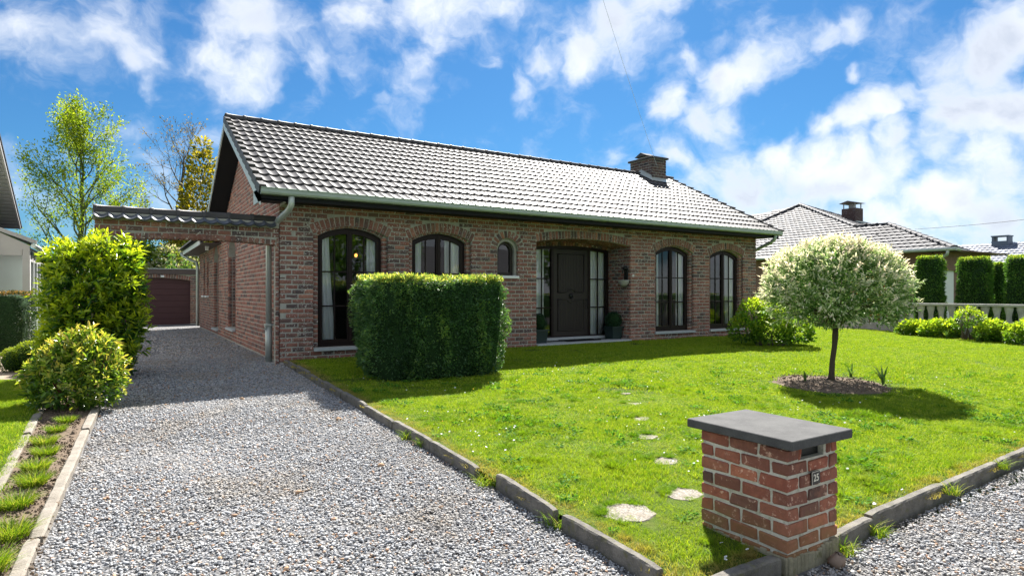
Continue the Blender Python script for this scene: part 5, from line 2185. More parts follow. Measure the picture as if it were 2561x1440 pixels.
leafy('leafy_shrub', (12.75, 8.95, -.06), across([(-.35, 0, .75, .38), (-.55, .1, .40, .36), (.1, .1, .55, .45), (.55, 0, .42, .42), (.0, -.1, .30, .42), (.75, .1, .30, .32)], 0, 0), 5200, .075, .045, M['shrub'],
      'bright leafy shrub between the house corner and the round-headed tree', 'shrub', None, (.05, 1.0), 16, 'twig', .12, True, 'leaf')
LOW = [(19.75, 9.05, .38, .34, 'low yellow-green shrub at the foot of the balustrade, leftmost of the border', .0),
       (19.70, 8.35, .42, .42, 'low yellow-green shrub at the foot of the balustrade, below the second gap', .0),
       (19.75, 7.05, .40, .55, 'yellow-green shrub at the foot of the balustrade near the photo edge', .0),
       (19.60, 6.25, .45, .60, 'yellow-green shrub at the foot of the balustrade cut by the photo edge', .0)]
for x, y, r, h, lab, _ in LOW:
    leafy('border_shrub', (x, y, ground(y) + .02), across([(-.5 * r, 0, h * .5, r * .62), (.45 * r, .05, h * .52, r * .62), (0, .1, h * .7, r * .5), (0, -.1, h * .35, r * .6), (.9 * r, 0, h * .4, r * .5), (-.95 * r, 0, h * .4, r * .45)], 0, 0), 1900, .085, .055, M['shrub'], lab, 'shrub', 'border shrubs along the balustrade', (.15, 1.0), 7, 'twig', .04, True, 'leaf')
tw = leafy('twiggy_shrub', (19.55, 7.62, ground(7.6) + .02), across([(0, 0, .62, .30), (.25, .05, .55, .25), (-.2, 0, .5, .22)], 0, 0), 700, .07, .045, M['shrub'], 'bare-stemmed hydrangea with young leaves in front of the balustrade', 'shrub', 'border shrubs along the balustrade', (.2, 1.0), 26, 'twig', .30, True, 'leaf')
strap_plant('bulb_plant', 19.25, 8.0, ground(8) + .03, 12, .26, 'clump of bulb leaves left of the bare-stemmed hydrangea', 'plant', 'bulb plants in the balustrade border')
strap_plant('bulb_plant', 19.15, 7.25, ground(7.2) + .03, 14, .24, 'clump of bulb leaves right of the bare-stemmed hydrangea', 'plant', 'bulb plants in the balustrade border')
leafy('copper_bush', (21.6, 11.0, 0), across([(0, 0, 1.4, .5), (-.5, 0, 1.2, .5), (.2, 0, .8, .6)], 0, 0), 2600, .07, .04, M['red_leaf'], 'copper-leaved bush beyond the balustrade behind the round-headed tree', 'shrub', None, (0, 1), 6)

# ================================================================ BALUSTRADE
bal = empty('balustrade', (20.45, 9.0, 0), 'grey cast balustrade of waisted balusters along the right boundary', 'balustrade')
bo_ = Matrix.Translation((-20.45, -9.0, 0))
b = MB()
b.box(20.38, 20.55, 1.5, 11.6, .80, .875, .5, .01)
o = b.build('rail', M['balustrade'], bal)
o.matrix_local = bo_
b = MB()
b.box(20.39, 20.54, 1.5, 11.6, -.25, .20, .5, .01)
o = b.build('plinth', M['balustrade'], bal)
o.matrix_local = bo_
bz = [(.20, .088), (.25, .088), (.32, .072), (.44, .058), (.52, .054), (.60, .062), (.72, .088), (.80, .092)]
bm_ = MB()
vs, fs = [], []
for z_, s in bz:
    for k in range(8):
        a = math.pi / 8 + k * math.pi / 4
        vs.append((s * .62 * math.cos(a) * 1.08, s * math.sin(a) * 1.20, z_))
for i in range(len(bz) - 1):
    for k in range(8):
        k2_ = (k + 1) % 8
        fs.append((i * 8 + k, i * 8 + k2_, i * 8 + 8 + k2_, i * 8 + 8 + k))
bm_.add(vs, fs)
bme = mesh_from('baluster', bm_.v, bm_.f, .5)
bme.materials.append(M['balustrade'])
y = 11.4
while y > 1.6:
    o = bpy.data.objects.new('baluster', bme)
    COL.objects.link(o)
    o.parent = bal
    o.matrix_local = bo_ @ Matrix.Translation((20.465, y, 0))
    y -= .275

# ================================================================ NEIGHBOURING HOUSES
def tile_plane(poly, up, pitch_w, gauge_, mat, parent, name='tile_field', scale=1.0):
    """tiles over a planar polygon: first edge is the eave"""
    p0, p1 = Vector(poly[0]), Vector(poly[1])
    al = (p1 - p0).normalized()
    nrm = al.cross(Vector(poly[2]) - p0).normalized()
    if nrm.z < 0:
        al = -al
        nrm = -nrm
    upv = nrm.cross(al).normalized()
    fr_ = Matrix((al, upv, nrm)).transposed().to_4x4()
    fr_.translation = p0
    inv = fr_.inverted()
    loc = [(inv @ Vector(q)).to_2d() for q in poly]
    xs_ = [q.x for q in loc]
    ys_ = [q.y for q in loc]

    def inside(x_, y_):
        c = False
        j = len(loc) - 1
        for i in range(len(loc)):
            if (loc[i].y > y_) != (loc[j].y > y_) and x_ < (loc[j].x - loc[i].x) * (y_ - loc[i].y) / (loc[j].y - loc[i].y) + loc[i].x:
                c = not c
            j = i
        return c
    ms = []
    yy = min(ys_)
    while yy < max(ys_):
        xx = min(xs_)
        while xx < max(xs_):
            if inside(xx + pitch_w / 2, yy + gauge_ * .5):
                ms.append(fr_ @ Matrix.Translation((xx, yy, .01)) @ Matrix.Diagonal((pitch_w / .19, (gauge_ + .05) / .385, 1.15, 1)))
            xx += pitch_w
        yy += gauge_
    v, f, s = TILE_V, TILE_F, TILE_S
    join_shapes(name, ms, [(v, f)], mat, parent, (0, 1), np.tile(np.array(s), len(ms)))
    d = MB()
    d.add(poly, [tuple(range(len(poly)))])
    d.build('roof_deck', mat, parent)


def hip_line(p, q, parent, mat):
    p, q = Vector(p), Vector(q)
    d = q - p
    n_ = max(1, int(d.length / .38))
    rot = d.to_track_quat('X', 'Z').to_matrix().to_4x4()
    for k in range(n_):
        o = bpy.data.objects.new('ridge_tile', ridge_far)
        COL.objects.link(o)
        o.parent = parent
        o.matrix_local = Matrix.Translation(p + d * (k / n_) + Vector((0, 0, .02))) @ rot


ridge_far = mesh_from('ridge_tile', RV, RF, .1, True)
ridge_far.materials.append(M['tile_far'])
nb = empty('neighbour_house', (0, 0, 0), 'pale brown brick house with grey hipped roof beyond the balustrade', 'house')
rf = empty('roof')
rf.parent = nb
A_ = (24.8, 10.08, 2.75)
apex = (31.3, 20.1, 5.97)
wapex, wback = (27.5, 13.6, 4.07), (27.6, 15.05, 4.11)
far = (24.8, 24.0, 2.75)
tile_plane([far, A_, wapex, wback, apex, (30.6, 22.5, 5.6)], None, .23, .33, M['tile_far'], rf)
tile_plane([A_, (29.7, 11.3, 2.75), wapex], None, .23, .33, M['tile_far'], rf)
tile_plane([(24.9, 11.2, 2.70), (34.0, 12.5, 2.75), apex], None, .23, .33, M['tile_far'], rf)
for p, q in ((A_, wapex), (wapex, wback), (wback, apex), (apex, (34.0, 12.5, 2.75)), (far, apex), ((29.7, 11.3, 2.75), wapex)):
    hip_line(p, q, rf, M['tile_far'])
wl = MB()
wl.box(25.3, 25.5, 11.0, 24.0, -.2, 2.72)
wl.box(25.3, 29.6, 10.75, 10.95, 2.02, 2.72)
wl.box(25.3, 25.62, 10.75, 10.95, -.2, 2.02)
wl.box(26.7, 29.6, 10.9, 11.1, -.2, 2.72)
wl.build('wall', M['brick_far'], nb)
b = MB()
b.box(24.85, 25.4, 10.12, 24.0, 2.68, 2.72)
b.box(24.85, 29.6, 10.12, 11.2, 2.68, 2.719)
b.build('soffit', simple('brown_soffit', (.14, .085, .06), .7, .2), nb)
b = MB()
b.tube([(24.74, 10.0, 2.74), (24.74, 24, 2.74)], .065, 8)
b.tube([(24.74, 10.0, 2.74), (29.7, 11.2, 2.74)], .065, 8)
b.build('gutter', M['zinc'], nb)
b = MB()
b.tube([(24.76, 10.25, 2.70), (24.80, 10.30, 2.55), (25.22, 10.80, 2.40), (25.24, 10.84, 2.2), (25.24, 10.84, 0)], .055, 8)
b.build('downpipe', M['zinc'], nb)
b = MB()
b.box(25.63, 26.69, 10.86, 10.90, -.1, 2.02)
b.build('garage_door', M['white'], nb)
b = MB()
b.box(25.15, 25.30, 12.9, 13.1, 2.40, 2.52, .5, .01)
b.build('wall_lamp', M['taupe'], nb)
ch = empty('chimney')
ch.parent = nb
cx_, cy_ = 31.2, 17.2
b = MB()
b.box(cx_ - .35, cx_ + .35, cy_ - .35, cy_ + .35, 4.2, 5.42)
b.build('stack', M['brick_chimney'], ch)
b = MB()
b.box(cx_ - .12, cx_ + .12, cy_ - .12, cy_ + .12, 5.42, 5.72)
for sx in (-.28, .28):
    for sy in (-.28, .28):
        b.box(cx_ + sx - .02, cx_ + sx + .02, cy_ + sy - .02, cy_ + sy + .02, 5.42, 5.68)
b.build('cowl_legs', M['taupe'], ch)
b = MB()
b.add([(cx_ - .45, cy_ - .45, 5.68), (cx_ + .45, cy_ - .45, 5.68), (cx_ + .45, cy_ + .45, 5.68), (cx_ - .45, cy_ + .45, 5.68), (cx_ - .45, cy_, 5.80), (cx_ + .45, cy_, 5.80)],
      [(0, 1, 5, 4), (2, 3, 4, 5), (1, 2, 5), (3, 0, 4), (3, 2, 1, 0)])
b.build('cowl_roof', M['garage_fascia'], ch)
b = MB()
b.box(cx_ - .42, cx_ + .42, cy_ - .44, cy_ + .42, 4.55, 4.75)
b.build('flashing', M['zinc'], ch)

nb2 = empty('distant_house', (0, 0, 0), 'farther house with blue-grey tiled roof at the right edge', 'house')
rf2 = empty('roof')
rf2.parent = nb2
tile_plane([(41.4, 24.0, 2.55), (41.4, 2.0, 2.55), (45.0, 2.0, 4.15), (45.0, 24.0, 4.15)], None, .26, .36, M['tile_blue'], rf2)
b = MB()
b.add([(45.0, 2.0, 4.15), (45.0, 24.0, 4.15), (48.6, 24, 2.55), (48.6, 2, 2.55)], [(3, 2, 1, 0)])
b.build('rear_deck', M['tile_blue'], rf2)
b = MB()
b.box(41.9, 48, 2.4, 23.6, -.2, 2.7)
b.build('wall', M['brick_far'], nb2)
b = MB()
cy2, cx2 = 15.7, 44.9
b.box(cx2 - .35, cx2 + .35, cy2 - .42, cy2 + .42, 3.9, 4.28)
for s in (-.37, .37):
    b.box(cx2 - .3, cx2 + .3, cy2 + s - .05, cy2 + s + .05, 4.28, 4.55)
b.box(cx2 - .35, cx2 + .35, cy2 - .45, cy2 + .45, 4.55, 4.62)
b.build('chimney', M['tile_blue'], rf2)

# left neighbour: gable seen from the side, and the conservatory behind the hedge
nl = empty('white_house', (0, 0, 0), 'white rendered house with grey soffit at the left edge', 'house')
b = MB()
b.add([(-2.95, 12.0, 0), (-2.95, 21.6, 0), (-2.95, 21.6, 2.95), (-2.95, 17.0, 5.15), (-2.95, 12.0, 2.8)], [(4, 3, 2, 1, 0)])
b.box(-9, -2.96, 21.4, 21.6, 0, 2.95)
b.build('wall', M['render'], nl)
ry, rz = 16.9, 5.53
for (y1, z1) in ((22.06, 2.99),):
    recalc(slope_board(y1, z1 + .02, ry, rz, -2.96, -2.50, .03).build('verge_soffit', M['soffit_grey'], nl))
    recalc(slope_board(y1 + .01, z1 + .10, ry, rz + .08, -2.50, -2.46, .12).build('barge_board', M['taupe'], nl))
    recalc(slope_board(y1 + .10, z1 + .06, ry, rz + .15, -9.0, -2.44, .045).build('roof', M['tile_far'], nl))
b = MB()
for k in range(34):
    t = k / 34
    y_, z_ = 22.0 + (ry - 22.0) * t, 2.985 + (rz - 2.985) * t
    b.box(-2.95, -2.505, y_ - .012, y_ + .012, z_ - .030, z_ - .024)
b.build('soffit_grooves', M['taupe'], nl)

con = empty('conservatory', (0, 0, 0), 'taupe framed glass conservatory behind the dark hedge', 'conservatory')
b = MB()
cy0 = 20.0
b.box(-2.20, -2.05, cy0, cy0 + .12, 0, 2.30)
b.box(-3.2, -2.76, cy0, cy0 + .12, 0, 2.30)
b.box(-2.75, -2.21, cy0 + .004, cy0 + .116, 2.14, 2.30)
b.add([(-3.2, cy0, 2.30), (-2.05, cy0, 2.30), (-2.05, cy0, 2.40), (-3.2, cy0, 3.0), (-3.2, cy0 + .12, 2.30), (-2.05, cy0 + .12, 2.30), (-2.05, cy0 + .12, 2.40), (-3.2, cy0 + .12, 3.0)],
      [(0, 1, 2, 3), (7, 6, 5, 4), (3, 2, 6, 7), (0, 4, 5, 1)])
b.build('front_frame', M['taupe'], con)
b = MB()
b.add([(-2.76, cy0 + .05, .9), (-2.20, cy0 + .05, .9), (-2.20, cy0 + .05, 2.15), (-2.76, cy0 + .05, 2.15)], [(0, 1, 2, 3)])
b.build('pane', M['glass'], con)
b = MB()
b.box(-2.9, -2.1, cy0 + .35, cy0 + .37, 0, 2.2)
b.build('reflection_panel', simple('pale_green_reflection', (.46, .55, .52), .8, .2, 0, .15, 1.5), con)  # added panel; its pale green stands in for reflections in the pane
for k in range(5):
    y_ = cy0 + .12 + k * .72
    b = MB()
    b.box(-2.12, -2.05, y_, y_ + .07, 0, 2.06)
    b.build('mullion', M['white'], con)
    b = MB()
    b.add([(-2.09, y_ + .07, .5), (-2.09, y_ + .72, .5), (-2.09, y_ + .72, 1.99), (-2.09, y_ + .07, 1.99)], [(3, 2, 1, 0)])
    b.build('pane', M['glass'], con)
    b = MB()
    for j in range(4):
        b.box(-2.06, -2.045, y_ + .12, y_ + .62, 2.10 + j * .045, 2.125 + j * .045)
    b.build('vent_grille', M['plastic_dark'], con)
b = MB()
b.box(-2.13, -2.06, cy0 + .12, cy0 + 3.7, 2.0, 2.06)
b.box(-2.13, -2.07, cy0 + .12, cy0 + 3.7, 2.061, 2.36)
b.build('side_frame', M['taupe'], con)
b = MB()
b.add([(-3.2, cy0 - .05, 3.02), (-1.98, cy0 - .05, 2.40), (-1.98, cy0 + 3.75, 2.40), (-3.2, cy0 + 3.75, 3.02)], [(0, 1, 2, 3)])
b.add([(-3.2, cy0 - .05, 3.07), (-1.98, cy0 - .05, 2.45), (-1.98, cy0 + 3.75, 2.45), (-3.2, cy0 + 3.75, 3.07)], [(3, 2, 1, 0)])
b.add([(-3.2, cy0 - .05, 3.02), (-1.98, cy0 - .05, 2.40), (-1.98, cy0 - .05, 2.45), (-3.2, cy0 - .05, 3.07)], [(0, 1, 2, 3)])
b.build('roof_panel', M['black_board'], con)
b = MB()
b.tube([(-1.97, cy0 - .08, 2.39), (-1.97, cy0 + 3.75, 2.39)], .06, 8)
b.build('gutter', M['zinc'], con)
aw = MB()
vs = [(-3.3, cy0 - .30, 3.10), (-1.88, cy0 - .30, 2.52), (-1.88, cy0 - .30, 2.42), (-3.3, cy0 - .30, 3.0), (-3.3, cy0 - .22, 3.10), (-1.88, cy0 - .22, 2.52), (-1.88, cy0 - .22, 2.42), (-3.3, cy0 - .22, 3.0)]
aw.add(vs, [(3, 2, 1, 0), (4, 5, 6, 7), (0, 1, 5, 4), (2, 3, 7, 6), (1, 2, 6, 5), (0, 4, 7, 3)])
aw.build('awning_rail', M['soffit_grey'], con)

# garage at the end of the drive
gar = empty('garage', (0, 0, 0), 'brick garage with arched dark red door at the end of the drive', 'garage')
GY = 27.4
GO = Opening(1.10, 1.12, -.1, 1.66, .10, .17)
wb = wall_backing('wall', -1.6, 4.4, -.2, 1.90, [GO], GY + .009, .2, M['mortar'], gar)
gbk = lay_wall(-1.6, 4.4, -.02, 1.90, [GO], GY) + ring_bricks(GO, GY)
place_bricks(gbk, wb, M['brick_side'], 60, lambda p: p.x > 2.45 or p.x < .3)
sd = empty('sectional_door')
sd.parent = gar
d = MB()
d.box(-.15, 2.35, GY + .152, GY + .17, -.1, 1.9)
d.build('door_backing', M['garage_door'], sd)  # backing sheet added to stop light showing between the panels
for k in range(8):
    d = MB()
    d.box(-.1, 2.3, GY + .12, GY + .15, -.05 + k * .23, .175 + k * .23, .5, .004)
    d.build('door_panel', M['garage_door'], sd)
b = MB()
b.box(-1.7, 4.5, GY - .05, GY + .30, 1.905, 2.10)
b.build('fascia', M['garage_fascia'], gar)
b = MB()
b.box(-1.7, 4.5, GY - .07, GY + 6.0, 2.101, 2.13)
b.build('flat_roof', M['zinc'], gar)
b = MB()
b.box(-1.55, -1.5, GY + .2, GY + 6, -.1, 2.1)
b.box(4.30, 4.35, GY + .2, GY + 6, -.1, 2.1)
b.build('side_wall', M['brick_far'], gar)
b = MB()
b.box(1.20, 1.32, GY - .07, GY - .0, 1.78, 1.86, .5, .006)
b.build('lamp', M['white'], gar)


# ================================================================ TREES BEHIND
def grow(b, tips, p, d, length, r, level, maxl, rg, up=.25, wob=.22, nchild=(3, 4), ratio=.62, ang=(.5, .95), first=.35):
    nseg = 5 if level < 2 else 3
    pts, rad = [p.copy()], [r]
    dirs = [d.copy()]
    for k in range(nseg):
        d = (d + Vector((rg.gauss(0, wob), rg.gauss(0, wob), rg.gauss(0, wob))) * .5 + Vector((0, 0, up * .3))).normalized()
        p = p + d * (length / nseg)
        pts.append(p.copy())
        rad.append(max(.006, r * (1 - .62 * (k + 1) / nseg)))
        dirs.append(d.copy())
    b.tube(pts, rad, 6 if level < 2 else 4, .5, False)
    if level >= maxl - 1:
        for k in range(1, nseg + 1):
            tips.append((pts[k], dirs[k], level))
    if level >= maxl:
        return
    n = rg.randint(*nchild) + (2 if level == 0 else 0)
    for k in range(n):
        t = first + (1 - first) * (k + rg.random() * .7) / n
        i = min(nseg - 1, int(t * nseg))
        q = pts[i].lerp(pts[i + 1], t * nseg - i)
        a = rg.uniform(0, 2 * math.pi) if level == 0 else rg.uniform(0, 2 * math.pi)
        ax = dirs[i].orthogonal().normalized()
        ax.rotate(Matrix.Rotation(a, 3, dirs[i]))
        nd = dirs[i].copy()
        nd.rotate(Matrix.Rotation(rg.uniform(*ang), 3, ax))
        grow(b, tips, q, nd, length * ratio * rg.uniform(.75, 1.15), max(.008, rad[i] * .62), level + 1, maxl, rg, up, wob, nchild, ratio, ang, .25)
    # the leader goes on
    grow(b, tips, pts[-1], dirs[-1], length * ratio * .8, rad[-1], level + 1, maxl, rg, up, wob, nchild, ratio, ang, .2)


def tree(name, loc, seed, H, r, mat_leaf, mat_bark, n_leaf, L, label, cat='tree', group=None, maxl=4, up=.25, ang=(.45, .9), ratio=.6, first=.2, tone=(0, 1), jit=.16, limbs=None, lean=(0, 0), leafshape=.5):
    rg = random.Random(seed)
    o = empty(name, loc, label, cat, group)
    b = MB()
    tips = []
    # trunk with limbs all the way up
    pts, rad = [], []
    nt = 10
    for k in range(nt + 1):
        t = k / nt
        pts.append(Vector((lean[0] * t + rg.gauss(0, .04) * H * .1, lean[1] * t + rg.gauss(0, .04) * H * .1, H * .82 * t)))
        rad.append(r * (1 - .88 * t) + .01)
    b.tube(pts, rad, 8, .5)
    nl = limbs or 16
    for k in range(nl):
        t = first + (1 - first) * (k + .5) / nl
        i = min(nt - 1, int(t * nt))
        q = pts[i].lerp(pts[i + 1], t * nt - i)
        a = k * 2.4 + rg.uniform(-.4, .4)
        el = .35 + .75 * t
        d = Vector((math.cos(a) * math.cos(el), math.sin(a) * math.cos(el), math.sin(el)))
        ln = H * .27 * (1.05 - .60 * t) * rg.uniform(.8, 1.15)
        grow(b, tips, q, d, ln, rad[i] * .48, 1, maxl, rg, up, .25, (2, 3), ratio, ang)
    b.build('trunk', mat_bark, o)
    if n_leaf:
        P = np.array([t[0] for t in tips])
        D = np.array([t[1] for t in tips])
        k = rng.integers(0, len(P), n_leaf)
        cl = np.array([noise.noise(Vector(v) * .9) for v in P])[k]
        pp = P[k] + rng.normal(0, jit, (n_leaf, 3))
        leaves('crown', pp, D[k] + np.array([0, 0, -.15]), L, L * leafshape, np.clip(tone[0] + (tone[1] - tone[0]) * (.5 + .5 * cl + rng.normal(0, .2, n_leaf)), 0, 1), mat_leaf, o, 1.4)
    return o


tree('spring_tree', (-1.95, 40.2, 0), 11, 11.5, .19, M['spring'], M['bark_green'], 12500, .15, 'tall tree with fresh yellow-green leaves behind the laurel', 'tree', None, 3, .35, (.4, .85), .60, .22, (.1, 1), .20, 24)
tree('bare_tree', (3.15, 47.5, 0), 23, 12.8, .26, M['bronze'], M['bark'], 900, .16, 'nearly bare tree with a few bronze leaves left of the gable', 'tree', None, 4, .22, (.45, .95), .62, .38, (0, 1), .15, 14, (.3, 0))
leafy('golden_conifer', (3.95, 41.0, 0), [(0, 0, 3.2 + .95 * k, 1.9 - .19 * k) for k in range(8)] + [(.5, .2, 5.0, 1.6), (-.6, .1, 4.2, 1.5)], 6500, .26, .15, M['gold_tree'], 'golden-leaved conical tree beside the gable of the house', 'tree', None, (0, 1), 10, 'bark', .5)
g_ = empty('golden_trunk')
# bushes above the garage roof
BUSH = [(.5, 38.0, 3.7, 1.8, M['backdrop_leaf'], (0, .75), 'green garden bush behind the garage, left of the flowering one'),
        (2.0, 37.2, 3.1, 1.6, M['backdrop_leaf'], (.3, 1.0), 'pale flowering bush behind the garage roof'),
        (3.4, 38.8, 3.6, 1.8, M['gold_bush'], (.1, .9), 'yellow-green bush behind the garage at the end of the side wall'),
        (1.6, 44.0, 4.6, 2.8, M['backdrop_leaf'], (0, .6), 'dark tall bush behind the flowering one'),
        (-2.5, 41.0, 2.8, 2.0, M['shrub'], (0, .7), 'green bush under the spring tree')]
for x, y, h, r, m_, tn, lab in BUSH:
    leafy('garden_bush', (x, y, 0), [(0, 0, h * .55, r * .8), (-r * .5, 0, h * .6, r * .55), (r * .55, 0, h * .7, r * .55), (0, 0, h * .95, r * .45), (r * .2, 0, h * .3, r * .7)], 5200, .18, .11, m_, lab, 'shrub', None, tn, 5, 'bark', .1)
for x, y, h, lab in ((2.05, 36.0, 3.0, 'small dark cypress left of the pair beyond the garage'), (2.75, 36.2, 2.9, 'small dark cypress right of the pair beyond the garage')):
    leafy('cypress', (x, y, 0), [(0, 0, .3 + .34 * k, .52 - .045 * k) for k in range(9)], 1500, .12, .06, M['yew'], lab, 'tree', 'dark cypresses beyond the garage', (0, .8), 1, 'bark', .05)
bpy.data.objects.remove(g_)

# far hedgerow that closes the horizon
far_s = []
rg = random.Random(5)
for k in range(70):
    x = -70 + k * 3.1
    far_s.append((x, 95 + rg.uniform(-4, 4), rg.uniform(.6, 1.4), rg.uniform(1.8, 3.0)))
P, N = shell(far_s, 9000, .3, .0)
fo2 = leaves('far_hedgerow', P, N, .7, .45, rng.uniform(0, .7, len(P)), M['backdrop_leaf'], None, 1.0)
tag(fo2, 'distant green hedgerow on the horizon', None, None, 'stuff')

# across the street, mirrored in the windows of the house
for x, y, sd, lab in ((9.0, -15.5, 3, 'broad green tree across the street mirrored in the window by the downpipe'), (14.2, -17.0, 8, 'broad green tree across the street mirrored beside the gable'), (31.0, -16.0, 12, 'broad green tree across the street mirrored in the side light')):
    leafy('street_tree', (x, y, -.4), [(0, 0, 3.6, 2.3), (1.3, .3, 4.6, 1.8), (-1.4, 0, 4.4, 1.9), (0, 0, 6.0, 1.8), (.4, .8, 2.2, 1.5)], 3600, .30, .19, M['shrub'], lab, 'tree', 'trees across the street', (0, .8), 7, 'bark', .6)
sh = empty('street_house', (0, 0, 0), 'white fronted house with brick base across the street mirrored in the windows', 'house')
b = MB()
b.box(16.5, 26, -21, -15.0, .75, 2.5)
b.build('white_wall', M['render'], sh)
b = MB()
b.box(16.48, 26.02, -21, -14.95, -.45, .75)
b.build('brick_base', M['brick_far'], sh)
b = MB()
b.add([(16.2, -14.6, 2.5), (26.3, -14.6, 2.5), (26.3, -18, 4.5), (16.2, -18, 4.5), (26.3, -21.4, 2.5), (16.2, -21.4, 2.5)], [(0, 1, 2, 3), (3, 2, 4, 5)])
b.build('roof', M['tile_far'], sh)
clipped('street_hedge', (32.0, -10.5, -.45), 9.0, .6, 1.5, 'clipped hedge across the street mirrored in the door side lights', 'hedge', M['yew'], 9000, .10, .05, 9.0)
# ================================================================ WIRES
b = MB()
wp = []
p0, p1 = Vector((15.0, 14.6, 5.02)), Vector((8.6, 10.55, 8.9))
for k in range(13):
    t = k / 12
    q = p0.lerp(p1, t * 1.6)
    q.z -= .9 * math.sin(math.pi * min(1, t)) * .22
    wp.append(q)
b.tube(wp, .0045, 5)
tag(b.build('overhead_wire', M['wire']), 'thin pale wire rising from the roof ridge beside the chimney', 'wire')
b = MB()
p0, p1 = Vector((43.5, 19.9, 5.3)), Vector((33.0, 4.0, 4.95))
wp = [p0.lerp(p1, k / 10) - Vector((0, 0, .25 * math.sin(math.pi * k / 10))) for k in range(11)]
b.tube(wp, .014, 5)
tag(b.build('overhead_wire', M['wire_dark']), 'thin dark wire over the distant roof at the right edge', 'wire')

# ================================================================ ORNAMENTAL GRASS TUFTS
def blades(n, r, hmin, hmax, lean, wid, rg2, nseg=3):
    """numpy blades: vertices, quads (tip collapsed), tones"""
    V, F, T = [], [], []
    for k in range(n):
        a, q = rg2.uniform(0, 2 * math.pi), r * math.sqrt(rg2.random())
        x, y = q * math.cos(a), q * math.sin(a)
        la = rg2.uniform(0, 2 * math.pi) if lean[2] == 0 else a + rg2.gauss(0, .6)
        ln = rg2.uniform(lean[0], lean[1])
        h = rg2.uniform(hmin, hmax)
        dx, dy = math.cos(la), math.sin(la)
        sa = rg2.uniform(0, 2 * math.pi)
        sx, sy = math.cos(sa), math.sin(sa)
        w_ = wid * rg2.uniform(.7, 1.3) / 2
        b0 = len(V)
        for j in range(nseg):
            t = j / nseg
            rr = ln * h * t ** 1.7
            zz = h * (t - .35 * ln * t * t)
            ww = w_ * (1 - .45 * t)
            V += [(x + dx * rr + sx * ww, y + dy * rr + sy * ww, zz), (x + dx * rr - sx * ww, y + dy * rr - sy * ww, zz)]
        V.append((x + dx * ln * h, y + dy * ln * h, h * (1 - .35 * ln)))
        tone = rg2.random()
        for j in range(nseg - 1):
            F.append((b0 + 2 * j, b0 + 2 * j + 1, b0 + 2 * j + 3, b0 + 2 * j + 2))
            T.append(tone)
        e = b0 + 2 * (nseg - 1)
        F.append((e, e + 1, len(V) - 1))
        T.append(tone)
    return V, F, T


def grass_material(name, stops, patch):
    m, t, p = material(name)
    tone = t.add('ShaderNodeAttribute', attribute_name='tone').outputs['Fac']
    pos = t.add('ShaderNodeNewGeometry').outputs['Position']
    n1 = t.noise(pos, 1.1, 4.0, 0.6)
    n2 = t.noise(pos, 7.0, 4.0, 0.65)
    c = t.ramp(tone, stops)
    c = t.mix(t.maprange(n1, .40, .66, 0, patch), c, (.29, .39, .024))
    c = t.mix(t.maprange(n2, .50, .72, 0, patch * 1.1), c, (.045, .165, .016))
    c = t.mix(t.maprange(t.noise(pos, 3.3, 4.0, .6), .58, .74, 0, patch), c, (.38, .40, .10))
    if patch > .3:
        sp_ = t.add('ShaderNodeSeparateXYZ')
        t.l.new(pos, sp_.inputs[0])
        ragged = t.math('MULTIPLY', t.math('SUBTRACT', n2, .5), .45)
        k1_ = t.maprange(t.math('ADD', sp_.outputs[0], ragged), 2.44, 2.60, .85, 0)
        k2_ = t.maprange(t.math('ADD', t.math('SUBTRACT', sp_.outputs[1], t.math('MULTIPLY', t.math('MAXIMUM', t.math('SUBTRACT', sp_.outputs[0], 3.6), 0.0), .043)), ragged), 2.17, 2.32, .85, 0)
        dry = t.math('MULTIPLY', t.math('MAXIMUM', k1_, k2_), t.math('GREATER_THAN', sp_.outputs[0], 0.0))
        c = t.mix(dry, c, (.40, .31, .12))
    t.put(p.inputs['Base Color'], c)
    p.inputs['Roughness'].default_value = .6
    p.inputs['Specular IOR Level'].default_value = .10
    tr = t.add('ShaderNodeBsdfTranslucent')
    t.put(tr.inputs['Color'], t.mix(1.0, c, (1.2, 1.2, .42), 'MULTIPLY'))
    mx = t.add('ShaderNodeMixShader')
    mx.inputs[0].default_value = .42
    t.l.new(p.outputs[0], mx.inputs[1])
    t.l.new(tr.outputs[0], mx.inputs[2])
    t.l.new(mx.outputs[0], t.n['Material Output'].inputs[0])
    return m


GR = [(0.0, (.070, .18, .014)), (0.45, (.215, .345, .020)), (0.8, (.37, .46, .030)), (1.0, (.52, .50, .14))]
M['grass'] = grass_material('lawn_grass', GR, .55)
M['tuft'] = grass_material('tuft_grass', [(0.0, (.06, .15, .015)), (0.5, (.16, .26, .02)), (0.8, (.30, .36, .05)), (1.0, (.42, .36, .14))], .2)

rg2 = random.Random(77)
TUFTS = [(-.50, 7.72, .13, .11), (-.55, 7.30, .13, .12), (-.60, 6.85, .16, .13), (-.56, 6.45, .15, .13), (-.58, 6.01, .16, .14), (-.56, 5.61, .16, .15), (-.60, 5.14, .17, .15), (-.56, 4.57, .17, .17), (-.60, 4.10, .18, .19), (-.58, 3.55, .17, .20)]
ORD = ['farthest ornamental grass tuft in the planted strip, nearest the bronze-tipped shrub', 'second ornamental grass tuft in the strip counted from the bronze-tipped shrub', 'third ornamental grass tuft in the strip counted from the bronze-tipped shrub',
       'fourth ornamental grass tuft in the strip counted from the bronze-tipped shrub', 'fifth ornamental grass tuft in the strip counted from the bronze-tipped shrub', 'sixth ornamental grass tuft in the strip counted from the bronze-tipped shrub',
       'seventh ornamental grass tuft in the strip counted from the bronze-tipped shrub', 'eighth ornamental grass tuft in the strip counted from the bronze-tipped shrub', 'last ornamental grass tuft but one, near the bottom left corner', 'nearest ornamental grass tuft at the bottom left corner']
